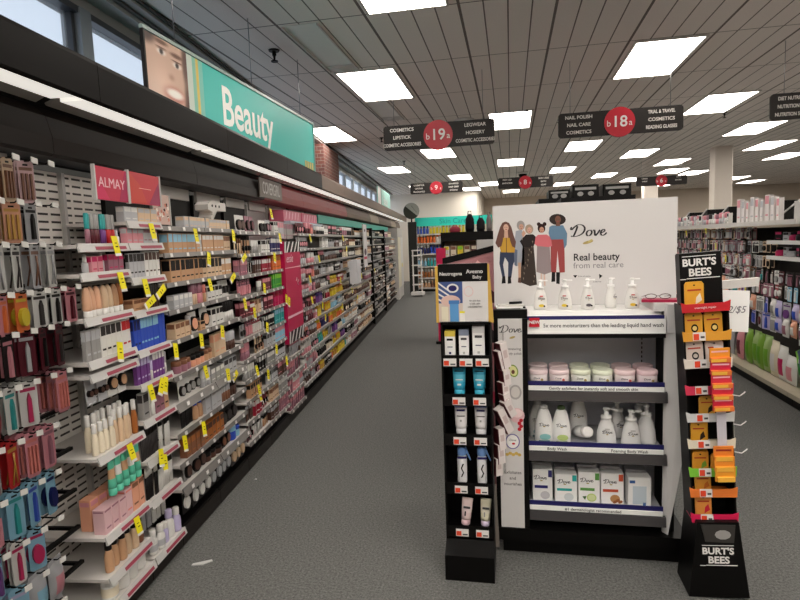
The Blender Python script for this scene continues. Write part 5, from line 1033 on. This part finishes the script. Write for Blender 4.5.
single(MB().box(-.017, .017, 0, .002, 0, .42, mat((196, 192, 200), .4)), 'clip_strip', 'pale vertical clip strip down the front of right tower', 'clip strip', on_t2(.032, -.034, .62), 0, None, (0, math.radians(-3.3), 0))
sc = [((232, 150, 50), 1.005), ((200, 40, 70), .955), ((205, 50, 70), .905), ((196, 40, 62), .86), ((190, 34, 60), .815)]
for q, (c, z) in enumerate(sc):
    t = thing('lip_balm_card', '%s card clipped on the pale strip, %s from top' % ('orange' if q == 0 else 'crimson', nth(q)), 'blister pack', on_t2(.032, -.040-.004*q, z), 0, 'crimson cards on the clip strip', (.12, math.radians(-3.3)+.03*(q % 2), 0))
    part(MB().box(-.036, .036, -.003, .003, -.024, .03, mat(c, .45)), 'card', t); part(MB().box(-.034, .036, -.016, -.003, -.024, -.006, mat((226, 120, 60), .4)).box(-.034, .02, -.0168, -.016, -.021, -.009, mat((240, 180, 70), .4)).box(-.03, .03, -.0036, -.003, .014, .02, mat((240, 180, 190), .5)), 'balm_stick', t)
for q in range(3):
    t = thing('lip_balm_card', 'orange card low on the pale clip strip, %s from top' % nth(q), 'blister pack', on_t2(.032, -.040-.006*q, .61-.04*q), 0, 'orange cards on the clip strip', (.1, math.radians(-3.3), 0))
    part(MB().box(-.036, .036, -.003, .003, -.03, .032, mat((230, 130+q*12, 50), .45)), 'card', t); part(MB().box(-.03, .03, -.014, -.003, -.026, -.008, mat((240, 180, 70), .4)).box(-.028, .028, -.0036, -.003, .012, .02, mat((150, 50, 30), .5)), 'balm_stick', t)
for q, z in enumerate((.83, .71, .595)):
    single(MB().tube([(0, 0, 0), (.03, -.004, -.004), (.045, -.004, .008), (.05, -.004, .014)], .0022, WHITE, 6), 'plastic_hook', 'small white plastic hook sticking out of the right tower, %s from top' % nth(q), 'hook', on_t2(.088, .02, z))
single(MB().prism([(0, .2), (.012, .2), (.018, .86), (.004, .86)], -.002, .002, mat((190, 188, 180), .4, 0, 0, 0, None, .6)), 'plastic_edge_strip', 'pale plastic strip along the right edge of the right tower', 'strip', on_t2(.089, .05, .02), 0, None, (0, math.radians(-3.3), 0))
t = thing('handwritten_note', 'white paper note with a handwritten price beside the right tower', 'paper sign', (.895, 2.475, 1.085), -.05)
part(MB().prism([(-.05, 0), (.046, -.004), (.048, .165), (-.052, .17)], 0, .002, WP), 'paper', t)
part(MB().text('2/$5', .04, 0, .088, -.001, mat((120, 118, 124), .5), shear=.3, sx=.9), 'handwriting', t)
single(MB().prism([(-.072, 0), (.072, .012), (.075, .046), (-.072, .034)], 0, .03, OFFW), 'white_ledge_card', 'white card strip resting above the handwritten note', 'card', (.905, 2.478, 1.256))

# ---------------------------------------------------------------- right hand gondola
G = 2.26
BSH = mat((186, 176, 156), .5)
secs = [(3.9, 5.12), (5.12, 6.34), (6.34, 7.56), (7.56, 8.78), (8.78, 10.0)]
sname = ['nearest bay of the right gondola', 'second bay of right gondola', 'third bay of right gondola with big green pouches', 'fourth bay of right gondola', 'last bay of the right gondola']
for i, (y0, y1) in enumerate(secs):
    t = thing('gondola_bay', sname[i]+(' beyond the right tower' if i < 2 else ''), 'gondola bay', (0, 0, 0), 0, 'bays of the right gondola')
    part(MB().box(G+.04, 3.1, y0+.002, y1-.002, 0, .085, BLACK), 'base', t); part(MB().box(G, G+.42, y0+.003, y1-.003, .085, .125, BSH), 'base_shelf', t)
    part(MB().box(G+.42, G+.46, y0+.003, y1-.003, .085, 1.5, mat((60, 56, 54), .6)), 'back_panel', t)
    s = part(MB().box(G+.02, G+.80, y0+.003, y1-.003, 1.535, 1.56, OFFW), 'top_shelf', t); part(MB().box(G+.01, G+.02, y0+.003, y1-.003, 1.52, 1.562, OFFW), 'price_rail', s)
    if i < 2:
        for z in (1.38, 1.26, 1.12, .98, .84, .70, .55, .40) if i == 0 else (1.38, 1.24):
            y2 = y1 if i == 0 else y0+.66; s = part(MB().box(G+.08, G+.42, y0+.003, y2-.003, z-.015, z, OFFW), 'shelf', t); part(MB().box(G+.07, G+.08, y0+.003, y2-.003, z-.03, z+.004, WHITE), 'price_rail', s)
ph = 'second right gondola bay'
R.seed(21)
PR = [('black','magenta'),('silver','black'),('white','red'),('charcoal','silver'),('pink','white'),('teal','silver'),('lightblue','white'),('magenta','black'),('black','silver'),('mauve','pink'),('crimson','pink')]
def rrow(ph, rw_, y0, y1, z, kinds, pal, w, h, near, n, hang=False):
    k = int((y1-y0)/(w*1.12))
    for i in range(k):
        kd = R.choice(kinds); c1, c2 = R.choice(pal); y = y0+(i+.5)*(y1-y0)/k; ex = ()
        if kd == 'pack': ex = (R.choice((0, 1, 2, 4)),)
        if kd == 'box': ex = (.04,)
        if kd == 'pouch': ex = (.06,)
        place(kd, (w, h*R.choice((.9, 1.)), CN[c1], CN[c2])+ex, '%s and %s %s, %s along, %s, %s' % (cn(c1), cn(c2), PRTS[kd], nth(i), rw_, ph), (n+R.uniform(-.01, .01), y, z+.001), -HP+R.uniform(-.25, .25)*(.3 if kd == 'pouch' else 1), near, '%s, %s' % (rw_, ph))
PR = [('charcoal','silver'),('silver','black'),('white','grey'),('charcoal','mauve'),('mauve','white'),('grey','teal'),('lightblue','white'),('maroon','silver'),('black','silver'),('mauve','pink'),('crimson','white'),('dbrown','white')]
for k, z in enumerate((1.38, 1.26, 1.12, .98, .84, .70, .55, .40)):
    rrow('nearest right gondola bay', nth(k)+' shelf', 4.3, 5.1, z, ('box', 'bottle', 'stick'), PR, .065, .09, True, G+.14)
for k, z in enumerate((1.38, 1.24)): rrow(ph, nth(k)+' shelf', 5.15, 5.75, z, ('box', 'box', 'bottle'), [('black','magenta'),('magenta','black'),('black','charcoal'),('silver','black')], .09, .08, True, G+.15)
for k, z in enumerate((1.36, 1.22)): rrow(ph, nth(k)+' hook row', 5.8, 6.32, z, ('pack',), [('white','black'),('silver','grey'),('beige','black')], .07, .11, False, G+.16)
for k, z in enumerate((1.09, .96)): rrow(ph, nth(k+2)+' hook row', 5.15, 6.3, z, ('pack',), PR, .085, .12, False, G+.16)
for k, z in enumerate((.82, .68)): rrow(ph, nth(k+4)+' hook row', 5.15, 6.3, z, ('pouch', 'pack'), [('silver','lilac'),('grey','lightblue'),('white','mauve'),('silver','purple'),('white','grey'),('lilac','blue'),('peach','white'),('silver','maroon')], .12, .16, True, G+.15)
PH = [('white','black'),('silver','pink'),('mauve','silver'),('beige','black'),('white','mauve'),('pink','white'),('silver','charcoal'),('dbrown','silver'),('tan','white')]
PL = [('lilac','purple'),('lilac','lightblue'),('white','grey'),('peach','white'),('white','peach'),('silver','teal'),('silver','maroon'),('silver','blue')]
for si, (y0, y1) in enumerate(secs[2:]):
    ph = ('third right gondola bay', 'fourth right gondola bay', 'last right gondola bay')[si]; nr = si == 0
    for k, z in enumerate((1.50, 1.36, 1.22, 1.09)):
        rrow(ph, nth(k)+' hook row', y0+.03, y1-.03, z, ('pack',), PH, .07, .12, False, G+.16)
        if si == 0: rrow(ph, nth(k)+' inner row', y0+.06, y1-.06, z, ('pack',), PH, .12, .12, False, G+.24)
    for k, z in enumerate((.955, .74)): rrow(ph, nth(k+4)+' hook row', y0+.03, y1-.03, z, ('pouch', 'pack'), PL, .11, .19, si < 2, G+.15)
GR = [((120, 160, 60), (95, 150, 40)), ((150, 175, 110), (110, 160, 50))]
for i, (y, dx) in enumerate(((6.22, .0), (6.09, .02), (5.95, .0), (5.82, .01))):
    t = place('pouch', (.132, .34, GR[i % 2][0], GR[i % 2][1], .1), 'large lime green pouch on the base shelf of right gondola, %s from far end' % nth(i), (G+.13+dx, y, .47), -HP+.1*(i % 2), True, 'green pouches on the right base shelf')
for i, (y, c1, c2, w, h, lb) in enumerate(((6.45, 'pink', 'maroon', .16, .30, 'pink and dark red pouch left of the green pouches'), (6.7, 'silver', 'red', .14, .3, 'silver pouch with red print left of the green pouches'), (5.66, 'cream', 'white', .15, .32, 'cream pouch right of the large green pouches'), (5.5, 'white', 'magenta', .16, .30, 'white pouch with magenta centre on the right base shelf'), (5.34, 'white', 'pink', .18, .24, 'white and pink pouch near the leaning green pouch'))):
    place('pouch', (w, h, CN[c1], CN[c2], .09), lb, (G+.13, y, .13+h), -HP, True, None)
t = place('pouch', (.12, .30, CN['lime'], CN['green'], .05), 'long green packet leaning out over the base shelf edge', (G+.12, 5.22, .45), -HP+.3, True); t.rotation_euler = (0.0, -.45, -HP)
t.rotation_euler = (Matrix.Rotation(-HP, 4, 'Z') @ Matrix.Rotation(-.45, 4, 'Y')).to_euler()
t = place('pouch', (.08, .34, (60, 80, 120), (70, 100, 150), .04), 'long slate blue packet leaning next to the green packet', (G+.08, 5.12, .47), -HP, True); t.rotation_euler = (Matrix.Rotation(-HP, 4, 'Z') @ Matrix.Rotation(-.5, 4, 'Y')).to_euler()
# top stock: wedge racks with clear and pink packs
for i, (y, h) in enumerate(((5.35, .17), (6.2, .20), (7.0, .19), (7.7, .19), (8.4, .18))):
    t = thing('wedge_rack', 'black wedge rack with white edge on the gondola top, %s from the right' % nth(i), 'display rack', (G+.165, y, 1.561), 0, 'wedge racks on the right gondola')
    part(MB().prism([(0, 0), (.5, 0), (.0, h)], 0, .34, BLACK, 'x'), 'wedge', t); part(MB().prism([(0, h), (.5, 0), (.5, .014), (0, h+.014)], -.01, .0, WHITE, 'x'), 'white_edge', t)
PT = [('white','pink'),('silver','white'),('pink','mauve'),('white','silver'),('silver','pink'),('white','charcoal')]
rrow('right gondola', 'top shelf', 6.6, 8.6, 1.5615, ('box', 'polish', 'stick'), PT, .05, .12, True, G+.05)
for i in range(9):
    y = 5.6+i*.11
    place('box', (.07, .2+.02*(i % 3), (222, 216, 214), CN['silver'] if i % 2 else CN['pink'], .04), 'tall clear pink and white box on the gondola top, %s from the right' % nth(i), (G+.10, y, 1.5615), -HP+.1*(i % 3-1), True, 'tall boxes on the right gondola')
single(MB().cbox(-.1, .1, -.08, .08, 0, .15, OFFW, .004), 'white_box', 'white cube box with grey print on the gondola top right', 'box', (G+.16, 5.18, 1.5615))
t = thing('pink_round_pack', 'round pink pack at the right edge of the gondola top', 'box', (G+.16, 4.72, 1.5615)); part(MB().cbox(-.06, .06, -.1, .1, 0, .13, WHITE, .01), 'stand', t)
part(MB().prism([(.10*math.cos(q), .21+.08*math.sin(q)) for q in [math.pi*2*i/20 for i in range(20)]], -.03, .03, mat((225, 60, 110), .4), 'x'), 'disc', t)
for i, (y, z) in enumerate(((7.25, 1.52), (6.9, 1.35), (7.4, 1.28), (8.0, 1.5), (6.6, 1.22), (6.45, .74), (6.2, .74), (6.75, .52), (6.05, .95))):
    tag(link('sale_tag', tm, None, (G+.008-.0, y, z), 0, (Matrix.Rotation(-HP, 4, 'Z') @ Matrix.Rotation(.3*(i % 3-1), 4, 'Y')).to_euler()), 'yellow price tag on the right gondola, %s of nine' % nth(i), 'price tag', 'yellow sale tags on the right gondola')
# bits on the carpet
m = MB(); m.prism([(-.05, -.012), (.0, -.02), (.045, .0), (.04, .014), (-.01, .006), (-.045, .002)], 0.0, .004, mat((190, 190, 188), .3), 'z'); single(m, 'plastic_scrap', 'crumpled clear plastic scrap lying on the carpet', 'litter', (-1.47, 2.3, .0005), .4)
single(MB().box(-.006, .006, -.004, .004, 0, .003, WHITE), 'paper_scrap', 'tiny white paper scrap beside the left shelf base', 'litter', (-1.64, 3.23, .0005))

flush()
# ---------------------------------------------------------------- daylight and exposure
W = bpy.data.worlds.new('world'); bpy.context.scene.world = W; W.use_nodes = True
bg = W.node_tree.nodes['Background']; bg.inputs['Color'].default_value = (.62, .72, .86, 1); bg.inputs['Strength'].default_value = 1.35
sc_ = bpy.context.scene; vs = sc_.view_settings; vs.view_transform = 'Standard'; vs.look = 'None'; vs.gamma = 1; vs.use_curve_mapping = False; vs.exposure = .02
sc_.cycles.use_denoising = True; sc_.cycles.max_bounces = 6; sc_.cycles.transparent_max_bounces = 12; sc_.cycles.sample_clamp_indirect = 3
